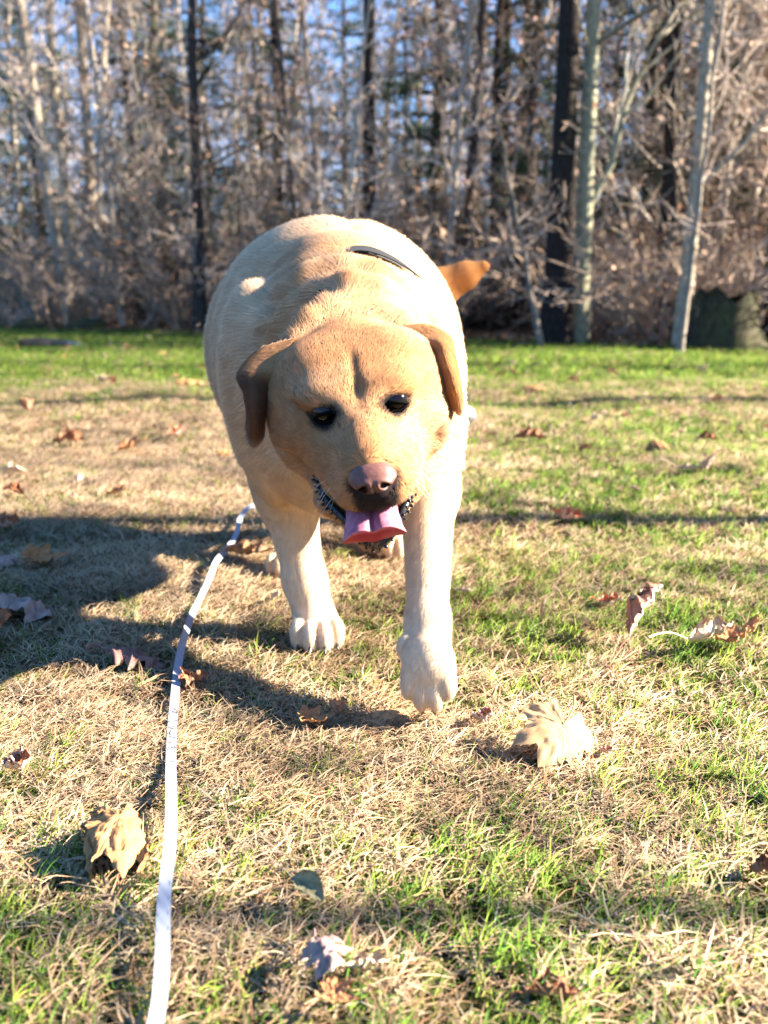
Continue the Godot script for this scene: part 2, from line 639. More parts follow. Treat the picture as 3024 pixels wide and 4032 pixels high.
func make_woods() -> void:
	if not SHOW_WOODS:
		return
	var pale := Color(0.60, 0.51, 0.38)
	var grey := Color(0.24, 0.20, 0.165)
	var dark := Color(0.05, 0.042, 0.036)
	var tw := Color(0.40, 0.305, 0.235)
	var rust := Color(0.30, 0.16, 0.085)
	# --- the trees one can tell apart
	plant("birch_tree", grow(13, 0.115, Vector3(-0.10, 0, 0.02), 0.10, pale, tw, 26, 0.22, 2.6, 0.55, 150, rust), Vector3(-6.15, 0, -18.6), 0.0, 1.0,
		"pale slender leaning trunk, foremost of the pale trunks at the left", "tree")
	plant("birch_tree", grow(13, 0.12, Vector3(-0.035, 0, 0.0), 0.12, Color(0.60, 0.51, 0.37), tw, 26, 0.25, 2.6, 0.5, 150, rust), Vector3(-6.55, 0, -20.2), 1.0, 1.0,
		"cream coloured wavy trunk just right of the leaning pale birch on the left", "tree")
	plant("birch_tree", grow(14, 0.145, Vector3(0.012, 0, 0.0), 0.08, Color(0.52, 0.44, 0.33), tw, 30, 0.25, 2.8, 0.5, 200, rust), Vector3(-6.5, 0, -21.5), 2.0, 1.0,
		"straight grey trunk, third and thickest of the pale trunks at left", "tree")
	plant("sapling", grow(5.5, 0.055, Vector3(-0.52, 0, 0.05), 0.05, Color(0.36, 0.32, 0.27), tw, 14, 0.35, 1.3, 0.6, 30, rust), Vector3(-6.3, 0, -17.4), 0.0, 1.0,
		"thin grey sapling leaning hard to the left at the lawn's left corner", "tree")
	plant("sapling", grow(5.5, 0.045, Vector3(-0.26, 0, 0.0), 0.05, Color(0.33, 0.29, 0.25), tw, 14, 0.35, 1.3, 0.6, 30, rust), Vector3(-6.45, 0, -17.7), 0.0, 1.0,
		"thin sapling leaning gently left, beside the hard leaning sapling at the left corner", "tree")
	plant("oak_tree", grow(14, 0.145, Vector3(0.0, 0, 0.01), 0.03, dark, Color(0.12, 0.09, 0.075), 20, 0.33, 3.0, 0.3, 500, rust), Vector3(1.99, 0, -10.9), 0.4, 1.0,
		"thick dark oak trunk rising straight at the lawn edge right of the dog", "tree")
	plant("maple_tree", grow(11, 0.10, Vector3(-0.01, 0, 0.02), 0.07, Color(0.50, 0.50, 0.34), Color(0.30, 0.25, 0.20), 16, 0.24, 2.4, 0.6, 60, rust, 0.15), Vector3(2.29, 0, -11.1), 0.0, 1.0,
		"pale lichen green trunk with a forking limb, standing close right of the dark oak", "tree")
	plant("maple_tree", grow(12, 0.068, Vector3(0.035, 0, 0.0), 0.06, Color(0.60, 0.51, 0.37), tw, 18, 0.25, 2.4, 0.5, 80, rust, 0.19), Vector3(3.12, 0, -9.9), 0.0, 1.0,
		"pale crooked trunk leaning right, between the dark oak and the mossy stump", "tree")
	plant("oak_tree", grow(14, 0.14, Vector3(0.01, 0, 0.0), 0.05, dark, Color(0.12, 0.09, 0.075), 16, 0.35, 3.0, 0.3, 300, rust), Vector3(-0.25, 0, -17.5), 2.4, 1.0,
		"dark straight trunk among the trees directly behind the dog's back", "tree")
	plant("oak_tree", grow(14, 0.13, Vector3(0.0, 0, 0.0), 0.05, dark, Color(0.12, 0.09, 0.075), 16, 0.35, 3.0, 0.3, 300, rust), Vector3(4.25, 0, -10.3), 4.4, 1.0,
		"dark trunk behind the mossy stump at the right edge of the woods", "tree")
	plant("oak_tree", grow(14, 0.11, Vector3(0.02, 0, 0.0), 0.05, dark, Color(0.12, 0.09, 0.075), 16, 0.35, 3.0, 0.3, 200, rust), Vector3(3.45, 0, -11.6), 3.4, 1.0,
		"dark trunk close behind the pale crooked trunk on the right", "tree")
	plant("sapling", grow(2.6, 0.035, Vector3(-0.22, 0, 0.0), 0.05, Color(0.36, 0.31, 0.25), tw, 12, 0.3, 1.2, 0.6, 0, rust), Vector3(1.79, 0, -10.5), 0.0, 1.0,
		"thin pale sapling leaning left at the foot of the dark oak", "tree")
	plant("sapling", grow(4.0, 0.035, Vector3(0.05, 0, 0.0), 0.06, Color(0.40, 0.35, 0.28), tw, 12, 0.3, 1.2, 0.6, 0, rust), Vector3(2.83, 0, -9.0), 0.0, 1.0,
		"thin pale sapling at the lawn edge left of the crooked pale trunk", "tree")
	# --- trees to the right, outside the view, that throw the bands of shade on the lawn
	for a in [[4.6, -0.72, 0.028, 4.2], [6.2, -2.06, 0.075, 6.5], [8.5, -4.6, 0.12, 9.0], [10.5, -6.9, 0.16, 11.0]]:
		plant("shade_tree", grow(a[3], a[2], Vector3.ZERO, 0.05, grey, tw, 14, 0.35, 1.6, 0.5, 60, rust), Vector3(a[0], 0, a[1]), a[0], 1.0,
			"bare tree on the lawn right of the camera, throwing shade over the grass", "tree", "trees beside the lawn")
	# --- the rest of the woods: a few kinds, each copied
	var kinds := []
	kinds.append(grow(13, 0.065, Vector3(0.02, 0, 0), 0.16, Color(0.48, 0.40, 0.32), tw, 40, 0.08, 2.4, 0.45, 450, Color(0.42, 0.29, 0.21)))
	kinds.append(grow(12, 0.05, Vector3(-0.05, 0, 0.03), 0.20, Color(0.58, 0.50, 0.40), Color(0.48, 0.38, 0.30), 38, 0.06, 2.2, 0.55, 250, Color(0.42, 0.27, 0.18)))
	kinds.append(grow(14, 0.11, Vector3(0.0, 0, 0.02), 0.08, Color(0.09, 0.072, 0.06), Color(0.22, 0.165, 0.13), 34, 0.12, 2.8, 0.35, 900, Color(0.34, 0.20, 0.13)))
	kinds.append(grow(10, 0.038, Vector3(0.09, 0, -0.03), 0.22, Color(0.62, 0.54, 0.43), Color(0.52, 0.42, 0.33), 36, 0.05, 1.9, 0.6, 200, Color(0.46, 0.32, 0.23)))
	kinds.append(grow(13, 0.07, Vector3(-0.02, 0, -0.02), 0.13, Color(0.15, 0.12, 0.095), Color(0.30, 0.22, 0.17), 36, 0.09, 2.4, 0.45, 900, Color(0.38, 0.25, 0.19)))
	var says := ["bare brown tree of the woods", "slim bare pale grey tree of the woods", "dark thick trunked tree of the woods", "thin crooked pale tree of the woods", "dark slim tree with brown leaves"]
	var made := {}
	var n := 0
	while n < 158:
		var d := rnd(9.5, 46.0)
		var x := rnd(-1, 1) * (0.54 * d + 1.5)
		var inside := into_woods(x, -d)
		if inside < 0.5 or (d > 26.0 and rng.randf() < 0.25):
			continue
		if absf(x - 0.02 * d) < 0.3 and d < 15.0:
			continue
		var k: int = [0, 1, 1, 3, 3, 3, 2, 4][rng.randi() % 8]
		var o: Node3D
		var at_ := whereabouts(x, d)
		if made.has(k):
			o = made[k].duplicate()
			o.name = numbered("bare_tree")
			add_child(o)
			o.position = Vector3(x, ground_y(x, -d), -d)
			o.rotation = Vector3(rnd(-0.07, 0.07), rnd(0, TAU), rnd(-0.07, 0.07))
			o.scale = Vector3.ONE * rnd(0.75, 1.25)
		else:
			o = plant("bare_tree", kinds[k], Vector3(x, 0, -d), rnd(0, TAU), 1.0, says[k], "tree")
			made[k] = o
		tag(o, says[k] + " " + at_, "tree", says[k] + " " + at_)
		n += 1
	# --- dark pines in the depth
	var pines := [pine(13, 0.16, 1.2), pine(11, 0.13, 0.7), pine(14, 0.18, 2.0)]
	var first := {}
	var spots := [[-9.6, -27, 0], [-4.7, -26, 1], [-6.9, -30, 2], [-3.6, -33, 0], [-1.2, -30, 2], [5.6, -20, 0], [7.4, -23, 1], [8.6, -19, 2], [3.4, -24, 2], [1.4, -38, 0], [6.4, -16.5, 2], [-13.5, -36, 0], [-11, -31, 1], [9.8, -28, 0], [4.8, -33, 1], [-9.5, -42, 2], [-6.2, -24, 2], [0.6, -27, 1], [-2.6, -24, 0], [2.3, -20, 2], [4.2, -15.5, 1], [9.2, -23, 0], [-4.0, -21, 1], [-8.2, -33, 2], [1.2, -22, 2], [7.0, -30, 2]]
	for s in spots:
		var o: Node3D
		if first.has(s[2]):
			o = first[s[2]].duplicate()
			o.name = numbered("pine_tree")
			add_child(o)
			o.position = Vector3(s[0], ground_y(s[0], s[1]), s[1])
			o.rotation.y = rnd(0, TAU)
			o.scale = Vector3.ONE * rnd(0.85, 1.15)
		else:
			o = plant("pine_tree", pines[s[2]], Vector3(s[0], 0, s[1]), rnd(0, TAU), 1.0, ["tall dark green pine deep in the bare woods", "bushy dark green pine deep in the bare woods", "high crowned dark pine deep in the bare woods"][s[2]], "tree", ["tall pines of the woods", "bushy pines of the woods", "high crowned pines of the woods"][s[2]], mats.needle)
			first[s[2]] = o
		var psay: String = ["tall dark green pine of the woods ", "bushy dark green pine of the woods ", "high crowned dark pine of the woods "][s[2]] + whereabouts(s[0], -s[1])
		tag(o, psay, "tree", psay)
	# --- brush along the edge and between the trees
	var th := [thicket(2.6, 26, Color(0.37, 0.275, 0.20), 140, Color(0.42, 0.26, 0.17)), thicket(2.0, 22, Color(0.50, 0.385, 0.285), 80, Color(0.48, 0.31, 0.21)), thicket(2.9, 34, Color(0.11, 0.075, 0.05), 260, Color(0.26, 0.13, 0.07))]
	var tsay := ["tangled brown shrub of the undergrowth", "low pale tangled shrub of the undergrowth", "tall dark leafy shrub of the undergrowth"]
	var tf := {}
	n = 0
	while n < 192:
		var d := rnd(8.8, 40.0)
		if n > 140: d = rnd(8.8, 22.0)
		var x := rnd(-1, 1) * (0.54 * d + 1.0)
		var inside := into_woods(x, -d)
		if inside < 0.45:
			continue
		var k := rng.randi() % 3
		if inside < 1.2 and k == 2: k = 1
		var o: MeshInstance3D
		if tf.has(k):
			o = tf[k].duplicate()
			o.name = numbered("shrub")
			add_child(o)
		else:
			o = put("shrub", th[k], mats.twig)
			tf[k] = o
		tag(o, tsay[k] + " " + whereabouts(x, d), "shrub", tsay[k] + " " + whereabouts(x, d))
		o.position = Vector3(x, ground_y(x, -d), -d)
		o.rotation.y = rnd(0, TAU)
		o.scale = Vector3.ONE * rnd(0.7, 1.15) * (1.0 + 0.02 * maxf(0.0, d - 15.0))
		n += 1
	make_edge_things()


func make_edge_things() -> void:
	# mossy stump
	var st := base("tree_stump", Vector3(3.45, ground_y(3.45, -9.6), -9.6))
	var b := Buf.new()
	var top := Buf.new()
	var ring := 28
	var rings := []
	for y in 6:
		var f := y / 5.0
		var ids := []
		for s in ring:
			var a := TAU * s / ring
			var r := 0.30 * (1.0 + (0.45 + 0.35 * sin(a * 4.0 + 1.0)) * pow(1.0 - f, 3.0)) * (1.0 + 0.08 * sin(a * 5.0) + 0.05 * sin(a * 11.0 + f * 3.0) + 0.03 * sin(a * 23.0))
			var nn := Vector3(cos(a), 0.15, sin(a)).normalized()
			ids.append(b.vert(Vector3(r * cos(a), f * (0.60 + 0.05 * sin(a * 3.0) + 0.04 * sin(a * 7.0)) - 0.04, r * sin(a)), nn, Color(0.06, 0.05, 0.04).lerp(Color(0.10, 0.10, 0.05), rng.randf())))
		rings.append(ids)
	for y in 5:
		for s in ring:
			var s1 := (s + 1) % ring
			b.tri(rings[y][s], rings[y][s1], rings[y + 1][s])
			b.tri(rings[y][s1], rings[y + 1][s1], rings[y + 1][s])
	var cc := top.vert(Vector3(0, 0.575, 0), Vector3.UP, Color(0.20, 0.17, 0.09))
	for s in ring:
		var a := TAU * s / ring
		var r := 0.315 * (1.0 + 0.06 * sin(a * 5.0) + 0.03 * sin(a * 11.0 + 3.0))
		top.vert(Vector3(r * cos(a), 0.57, r * sin(a)), Vector3(cos(a) * 0.3, 1, sin(a) * 0.3).normalized(), Color(0.16, 0.18, 0.06).lerp(Color(0.26, 0.22, 0.12), rng.randf()))
	for s in ring:
		top.tri(cc, 1 + s, 1 + (s + 1) % ring)
	put("bark", b.mesh(), mats.bark, st)
	put("mossy_top", top.mesh(), mats.bark, st)
	tag(st, "dark tree stump with a mossy top at the right edge of the lawn", "stump")
	# a broken piece of wood lying on the grass at the left
	var lg := base("fallen_log", Vector3(-3.55, ground_y(-3.55, -9.9) + 0.05, -9.9))
	var lb := Buf.new()
	lb.tube(PackedVector3Array([Vector3(-0.30, 0.0, 0), Vector3(-0.28, 0.0, 0), Vector3(-0.1, 0.012, 0.02), Vector3(0.12, 0.0, 0), Vector3(0.22, 0.005, -0.01)]), PackedFloat32Array([0.001, 0.055, 0.06, 0.052, 0.045]), 9, Color(0.16, 0.075, 0.05), Color(0.34, 0.24, 0.17))
	put("bark", lb.mesh(), mats.bark, lg)
	var le := Buf.new()
	le.tube(PackedVector3Array([Vector3(0.2, 0.0, -0.01), Vector3(0.32, -0.01, -0.01), Vector3(0.42, -0.03, 0.0)]), PackedFloat32Array([0.046, 0.036, 0.008]), 7, Color(0.55, 0.47, 0.38), Color(0.5, 0.42, 0.3))
	put("split_end", le.mesh(), mats.bark, lg)
	tag(lg, "short broken log with a pale split end on the far grass at left", "log")
	# mossy mounds at the left corner of the lawn
	for a in [[-6.3, -16.9, 0.30, "low mossy rock at the foot of the leaning saplings at left"], [-5.2, -16.6, 0.36, "wider mossy rock between the leaning saplings and the grey trunk"]]:
		var rb := Buf.new()
		rb.ball(Vector3.ZERO, Vector3(a[2], a[2] * 0.5, a[2] * 0.7), Basis(), 10, 16, Color(0.13, 0.115, 0.035))
		for k in rb.v.size():
			var q := rb.v[k]
			rb.v[k] = q * (1.0 + 0.12 * sin(q.x * 17.0) * cos(q.z * 15.0 + q.y * 20.0))
			rb.c[k] = Color(0.13, 0.115, 0.035).lerp(Color(0.09, 0.08, 0.06), 0.5 + 0.5 * sin(q.x * 23.0 + q.z * 31.0))
		var o := put("mossy_rock", rb.mesh(), mats.bark)
		o.position = Vector3(a[0], ground_y(a[0], a[1]) + 0.05, a[1])
		tag(o, a[3], "rock")


# ---------------------------------------------------------------- the dog
class Prim:
	var t := 0
	var a := Vector3.ZERO
	var ba := Vector3.ZERO
	var ibb := 0.0
	var ra := 0.0
	var rb := 0.0
	var k := 0.02
	var inv := Basis()
	var ir := Vector3.ONE
	var carve := false
	var mid := Vector3.ZERO
	var reach := 0.0


var prims: Array[Prim] = []
var near_lists := {}
const CELL := 0.005
const BLOCK := 0.02
var head := Transform3D()      # the dog's head: x to its left ear, y up, z to the nose; origin between the eyes
var dog: Node3D
var skin_noise := FastNoiseLite.new()


func cone(a: Vector3, b: Vector3, ra: float, rb: float, k := 0.03, carve := false) -> void:
	var p := Prim.new()
	p.a = a
	p.ba = b - a
	p.ibb = 1.0 / maxf(p.ba.length_squared(), 1e-9)
	p.ra = ra
	p.rb = rb
	p.k = k
	p.carve = carve
	p.mid = (a + b) * 0.5
	p.reach = p.ba.length() * 0.5 + maxf(ra, rb) + k
	prims.append(p)


func egg(at: Vector3, r: Vector3, basis: Basis, k := 0.03, carve := false) -> void:
	var p := Prim.new()
	p.t = 1
	p.a = at
	p.inv = basis.orthonormalized().transposed()
	p.ir = Vector3(1.0 / r.x, 1.0 / r.y, 1.0 / r.z)
	p.k = k
	p.carve = carve
	p.mid = at
	p.reach = maxf(r.x, maxf(r.y, r.z)) + k
	prims.append(p)


func crease(a: Vector3, b: Vector3, side: Vector3, width: float, depth: float, at := head) -> void:
	var p := Prim.new()
	p.t = 2
	p.a = at * a
	p.ba = at * b - p.a
	p.ibb = 1.0 / p.ba.length_squared()
	p.ir = (at.basis * side).normalized()
	p.ra = width
	p.rb = depth
	p.mid = p.a + p.ba * 0.5
	p.reach = p.ba.length() * 0.5 + width * 2.5
	prims.append(p)


# the same in the head's own axes
func hcone(a: Vector3, b: Vector3, ra: float, rb: float, k := 0.03, carve := false) -> void:
	cone(head * a, head * b, ra, rb, k, carve)


func hegg(at: Vector3, r: Vector3, k := 0.03, carve := false, turn := Basis()) -> void:
	egg(head * at, r, head.basis * turn, k, carve)


func pair(at: Vector3, r: Vector3, k := 0.03, carve := false, yaw := 0.0, tilt := 0.0) -> void:
	for s: float in [-1.0, 1.0]:
		hegg(Vector3(at.x * s, at.y, at.z), r, k, carve, Basis(Vector3.UP, yaw * s) * Basis(Vector3.BACK, tilt * s))


func field(p: Vector3, list: Array) -> float:
	var d := 0.5
	for q: Prim in list:
		var e: float
		if q.t == 2:
			# a soft crease pressed into the skin along a line
			var pc := p - q.a
			var u := pc.dot(q.ba) * q.ibb
			if u > 0.0 and u < 1.0:
				var across := pc.dot(q.ir) / q.ra
				d += q.rb * exp(-across * across) * smoothstep(0.0, 0.3, u) * smoothstep(1.0, 0.7, u)
			continue
		if q.t == 0:
			var pa := p - q.a
			var h := clampf(pa.dot(q.ba) * q.ibb, 0.0, 1.0)
			e = (pa - q.ba * h).length() - q.ra - (q.rb - q.ra) * h
		else:
			var l := (q.inv * (p - q.a)) * q.ir
			var k0 := l.length()
			e = k0 * (k0 - 1.0) / maxf((l * q.ir).length(), 1e-6)
		var k := q.k
		if q.carve:
			e = -e
			var h := maxf(k - absf(d - e), 0.0)
			d = maxf(d, e) + h * h / (4.0 * k)
		else:
			var h := maxf(k - absf(d - e), 0.0)
			d = minf(d, e) - h * h / (4.0 * k)
	return d


func listed(p: Vector3) -> Array:
	var key := Vector3i((p / BLOCK).floor())
	if near_lists.has(key):
		return near_lists[key]
	var c := (Vector3(key) + Vector3.ONE * 0.5) * BLOCK
	var l := []
	for q in prims:
		if c.distance_to(q.mid) < q.reach + BLOCK * 1.0:
			l.append(q)
	near_lists[key] = l
	return l


func slope(p: Vector3, list: Array) -> Vector3:
	var h := 0.0012
	var a := field(p + Vector3(h, -h, -h), list)
	var b := field(p + Vector3(-h, -h, h), list)
	var c := field(p + Vector3(-h, h, -h), list)
	var d := field(p + Vector3(h, h, h), list)
	return (Vector3(1, -1, -1) * a + Vector3(-1, -1, 1) * b + Vector3(-1, 1, -1) * c + Vector3(1, 1, 1) * d) / (4.0 * h)


func settle(p: Vector3, steps: int) -> Vector3:
	var l := listed(p)
	for k in steps:
		var g := slope(p, l)
		var m := maxf(g.length_squared(), 0.05)
		p -= g * clampf(field(p, l) / m, -CELL, CELL)
	return p


# surface nets over the blocks that the surface crosses, then finer triangles where the detail is
func skin_mesh() -> Buf:
	var lo := Vector3(-0.36, -0.02, -2.10)
	var hi := Vector3(0.28, 0.70, -0.78)
	var nb := Vector3i(((hi - lo) / BLOCK).ceil())
	var n := 4
	var sx := nb.x * n + 1
	var sy := nb.y * n + 1
	var grid := PackedFloat32Array()
	grid.resize(sx * sy * (nb.z * n + 1))
	grid.fill(1.0)
	lo = (lo / BLOCK).floor() * BLOCK
	var active: Array[Vector3i] = []
	# coarse look first: boxes of 4 blocks
	var big := BLOCK * 4
	var marked := {}
	for X in int(ceil(nb.x / 4.0)):
		for Y in int(ceil(nb.y / 4.0)):
			for Z in int(ceil(nb.z / 4.0)):
				var c := lo + (Vector3(X, Y, Z) + Vector3.ONE * 0.5) * big
				var l := []
				for q in prims:
					if c.distance_to(q.mid) < q.reach + big:
						l.append(q)
				if l.is_empty() or absf(field(c, l)) > big * 0.87 * 1.6 + 0.01:
					continue
				for x in 4:
					for y in 4:
						for z in 4:
							var bl := Vector3i(X * 4 + x, Y * 4 + y, Z * 4 + z)
							if bl.x >= nb.x or bl.y >= nb.y or bl.z >= nb.z:
								continue
							var bc := lo + (Vector3(bl) + Vector3.ONE * 0.5) * BLOCK
							var bll := listed(bc)
							if not bll.is_empty() and absf(field(bc, bll)) < BLOCK * 0.87 * 1.5:
								active.append(bl)
	for bl in active:
		var list := listed(lo + (Vector3(bl) + Vector3.ONE * 0.5) * BLOCK)
		for z in n + 1:
			for y in n + 1:
				var at := ((bl.z * n + z) * sy + bl.y * n + y) * sx + bl.x * n
				for x in n + 1:
					if grid[at + x] == 1.0:
						grid[at + x] = field(lo + Vector3(bl.x * n + x, bl.y * n + y, bl.z * n + z) * CELL, list)
	var vid := {}
	var verts := PackedVector3Array()
	var step := [0, 1, sx, sx + 1, sx * sy, sx * sy + 1, sx * sy + sx, sx * sy + sx + 1]
	var edges := [[0, 1], [2, 3], [4, 5], [6, 7], [0, 2], [1, 3], [4, 6], [5, 7], [0, 4], [1, 5], [2, 6], [3, 7]]
	var cells := PackedInt32Array()
	for bl in active:
		for z in n:
			for y in n:
				for x in n:
					var at := ((bl.z * n + z) * sy + bl.y * n + y) * sx + bl.x * n + x
					var mask := 0
					for k in 8:
						if grid[at + step[k]] < 0.0:
							mask |= 1 << k
					if mask == 0 or mask == 255:
						continue
					var sum := Vector3.ZERO
					var cnt := 0
					for e in edges:
						var f0 := grid[at + step[e[0]]]
						var f1 := grid[at + step[e[1]]]
						if (f0 < 0.0) != (f1 < 0.0):
							var t := f0 / (f0 - f1)
							var p0 := Vector3(e[0] & 1, (e[0] >> 1) & 1, e[0] >> 2)
							var p1 := Vector3(e[1] & 1, (e[1] >> 1) & 1, e[1] >> 2)
							sum += p0.lerp(p1, t)
							cnt += 1
					vid[at] = verts.size()
					verts.append(lo + (Vector3(bl.x * n + x, bl.y * n + y, bl.z * n + z) + sum / cnt) * CELL)
					cells.append(at)
	var tris := PackedInt32Array()
	var ax := [1, sx, sx * sy]
	for at in cells:
		for k in 3:
			var f0 := grid[at]
			var f1 := grid[at + ax[k]]
			if (f0 < 0.0) == (f1 < 0.0):
				continue
			var u: int = ax[(k + 1) % 3]
			var w: int = ax[(k + 2) % 3]
			if not (vid.has(at - u) and vid.has(at - w) and vid.has(at - u - w)):
				continue
			var q0: int = vid[at]
			var q1: int = vid[at - u]
			var q2: int = vid[at - u - w]
			var q3: int = vid[at - w]
			tris.append_array(PackedInt32Array([q0, q1, q2, q0, q2, q3]))
	for k in verts.size():
		verts[k] = settle(verts[k], 2)
	# finer triangles on the head, the face and the forepaws
	for level in 2:
		var keep := PackedByteArray()
		keep.resize(verts.size())
		for k in verts.size():
			keep[k] = 1 if wants_detail(verts[k], level) else 0
		var half := {}
		var out := PackedInt32Array()
		for t in range(0, tris.size(), 3):
			var a := tris[t]
			var b := tris[t + 1]
			var c := tris[t + 2]
			var ab := split(a, b, keep, half, verts)
			var bc := split(b, c, keep, half, verts)
			var ca := split(c, a, keep, half, verts)
			if ab >= 0 and bc >= 0 and ca >= 0:
				out.append_array(PackedInt32Array([a, ab, ca, ab, b, bc, ca, bc, c, ab, bc, ca]))
			elif ab >= 0 and bc >= 0:
				out.append_array(PackedInt32Array([ab, b, bc, a, ab, bc, a, bc, c]))
			elif bc >= 0 and ca >= 0:
				out.append_array(PackedInt32Array([bc, c, ca, b, bc, ca, b, ca, a]))
			elif ca >= 0 and ab >= 0:
				out.append_array(PackedInt32Array([ca, a, ab, c, ca, ab, c, ab, b]))
			elif ab >= 0:
				out.append_array(PackedInt32Array([a, ab, c, ab, b, c]))
			elif bc >= 0:
				out.append_array(PackedInt32Array([a, b, bc, a, bc, c]))
			elif ca >= 0:
				out.append_array(PackedInt32Array([a, b, ca, ca, b, c]))
			else:
				out.append_array(PackedInt32Array([a, b, c]))
		tris = out
	var buf := Buf.new()
	for k in verts.size():
		var p := verts[k]
		var g := slope(p, listed(p)).normalized()
		buf.vert(p, g, skin_color(p, g))
	for t in range(0, tris.size(), 3):
		buf.tri(tris[t], tris[t + 1], tris[t + 2])
	return buf


func wants_detail(p: Vector3, level: int) -> bool:
	if level == 0:
		return p.distance_to(head * Vector3(0, -0.03, -0.02)) < 0.16 or (p.y < 0.13 and p.z > -1.36)
	return p.distance_to(head * Vector3(0, -0.03, 0.03)) < 0.105 or (p.y < 0.09 and p.z > -1.33)


func split(a: int, b: int, keep: PackedByteArray, half: Dictionary, verts: PackedVector3Array) -> int:
	if keep[a] == 0 or keep[b] == 0:
		return -1
	var key := a * 1000003 + b if a < b else b * 1000003 + a
	if half.has(key):
		return half[key]
	verts.append(settle((verts[a] + verts[b]) * 0.5, 2))
	half[key] = verts.size() - 1
	return verts.size() - 1


# the coat's own colours
const CREAM := Color(0.60, 0.41, 0.245)
const GOLD := Color(0.385, 0.182, 0.074)
const TAN := Color(0.30, 0.145, 0.058)
const BLACK := Color(0.012, 0.010, 0.010)


func blob(l: Vector3, at: Vector3, r: Vector3) -> float:
	var q := (l - at) / r
	return clampf(1.35 - q.length(), 0.0, 1.0)


# distance from the line through the head, in the head's axes
func off_head(l: Vector3) -> float:
	var a := Vector3(0, -0.02, -0.05)
	var ba := Vector3(0, -0.025, 0.125)
	return (l - a - ba * clampf((l - a).dot(ba) / ba.length_squared(), 0.0, 1.0)).length()


func skin_color(p: Vector3, nn: Vector3) -> Color:
	var c := CREAM
	var n1 := skin_noise.get_noise_3dv(p * 9.0)
	# gold along the back of the neck and the withers
	c = c.lerp(GOLD, clampf(smoothstep(0.30, 0.52, p.y) * 0.75 * smoothstep(0.17, 0.05, absf(p.x + 0.055)) + n1 * 0.7, 0.0, 0.9) * smoothstep(-1.65, -1.2, p.z))
	if p.z > -1.45:
		c = c.lerp(Color(0.68, 0.52, 0.35), smoothstep(0.30, 0.08, p.y))
	if p.x > 0.04 and p.z < -1.85:      # tail
		c = c.lerp(Color(0.36, 0.155, 0.05), smoothstep(0.44, 0.50, p.y))
	var l := head.affine_inverse() * p
	var on_head := smoothstep(0.155, 0.09, off_head(l))
	if on_head > 0.0:
		var h := GOLD.lerp(CREAM, clampf(0.08 + n1 * 0.5 + smoothstep(-0.02, -0.06, l.y) * 0.25, 0.0, 0.6))
		var ax := Vector3(absf(l.x), l.y, l.z)
		h = h.lerp(TAN, 0.45 * blob(ax, Vector3(0.0, 0.03, 0.0), Vector3(0.007, 0.045, 0.06)))     # brow furrow
		h = h.lerp(Color(0.20, 0.105, 0.055), 0.30 * blob(ax, Vector3(0.0, 0.008, 0.015), Vector3(0.009, 0.016, 0.03)))
		h = h.lerp(TAN, 0.5 * blob(ax, Vector3(0.0, -0.015, 0.09), Vector3(0.03, 0.02, 0.035)))    # above the nose
		h = h.lerp(Color(0.30, 0.16, 0.06), 0.6 * blob(ax, Vector3(0.066, -0.05, -0.005), Vector3(0.012, 0.012, 0.02)))   # cheek dimple
		# whisker spots
		for s in 14:
			var sp := Vector3(0.024 + 0.010 * (s % 4) * 0.8, -0.040 - 0.009 * (s / 4), 0.095 - 0.013 * (s % 4))
			if absf(ax.x - sp.x) < 0.03 and (Vector2(ax.y, ax.z) - Vector2(sp.y, sp.z)).length() < 0.0018 and ax.x > 0.02:
				h = h.lerp(Color(0.16, 0.08, 0.04), 0.6)
		# dark rims of the eyes, lips and the muzzle below the nose
		var ex := (ax - Vector3(0.0345, 0.0080, 0.018))
		ex = Vector3(ex.x, ex.y + 0.08 * ex.x, ex.z)
		var rim := smoothstep(1.25, 0.8, Vector3((ex.x + 0.003) / 0.0205, (ex.y + 0.001) / 0.0122, ex.z / 0.026).length() + 0.12 * skin_noise.get_noise_3dv(p * 120.0))
		h = h.lerp(Color(0.014, 0.010, 0.009), rim)
		var lip := blob(ax, Vector3(0.0, -0.047, 0.106), Vector3(0.0185, 0.0165, 0.022)) * 2.4 + 0.5 * skin_noise.get_noise_3dv(p * 150.0)
		h = h.lerp(Color(0.025, 0.02, 0.02), clampf(lip, 0.0, 1.0))
		var around := smoothstep(0.029, 0.022, (l - Vector3(0, -0.024, 0.105)).length() + 0.002 * skin_noise.get_noise_3dv(p * 120.0))
		h = h.lerp(Color(0.03, 0.022, 0.02), around * smoothstep(-0.012, -0.026, l.y))
		if l.y < -0.06 and nn.dot(head.basis.y) < -0.45 and l.z > -0.01 and absf(l.x) < 0.05:
			h = h.lerp(Color(0.05, 0.025, 0.025), 0.85)     # inside of the mouth
		if l.y < -0.085 and l.z > 0.0 and nn.dot(head.basis.y) > 0.2:
			h = Color(0.06, 0.025, 0.028)
		c = c.lerp(h, on_head)
	return c


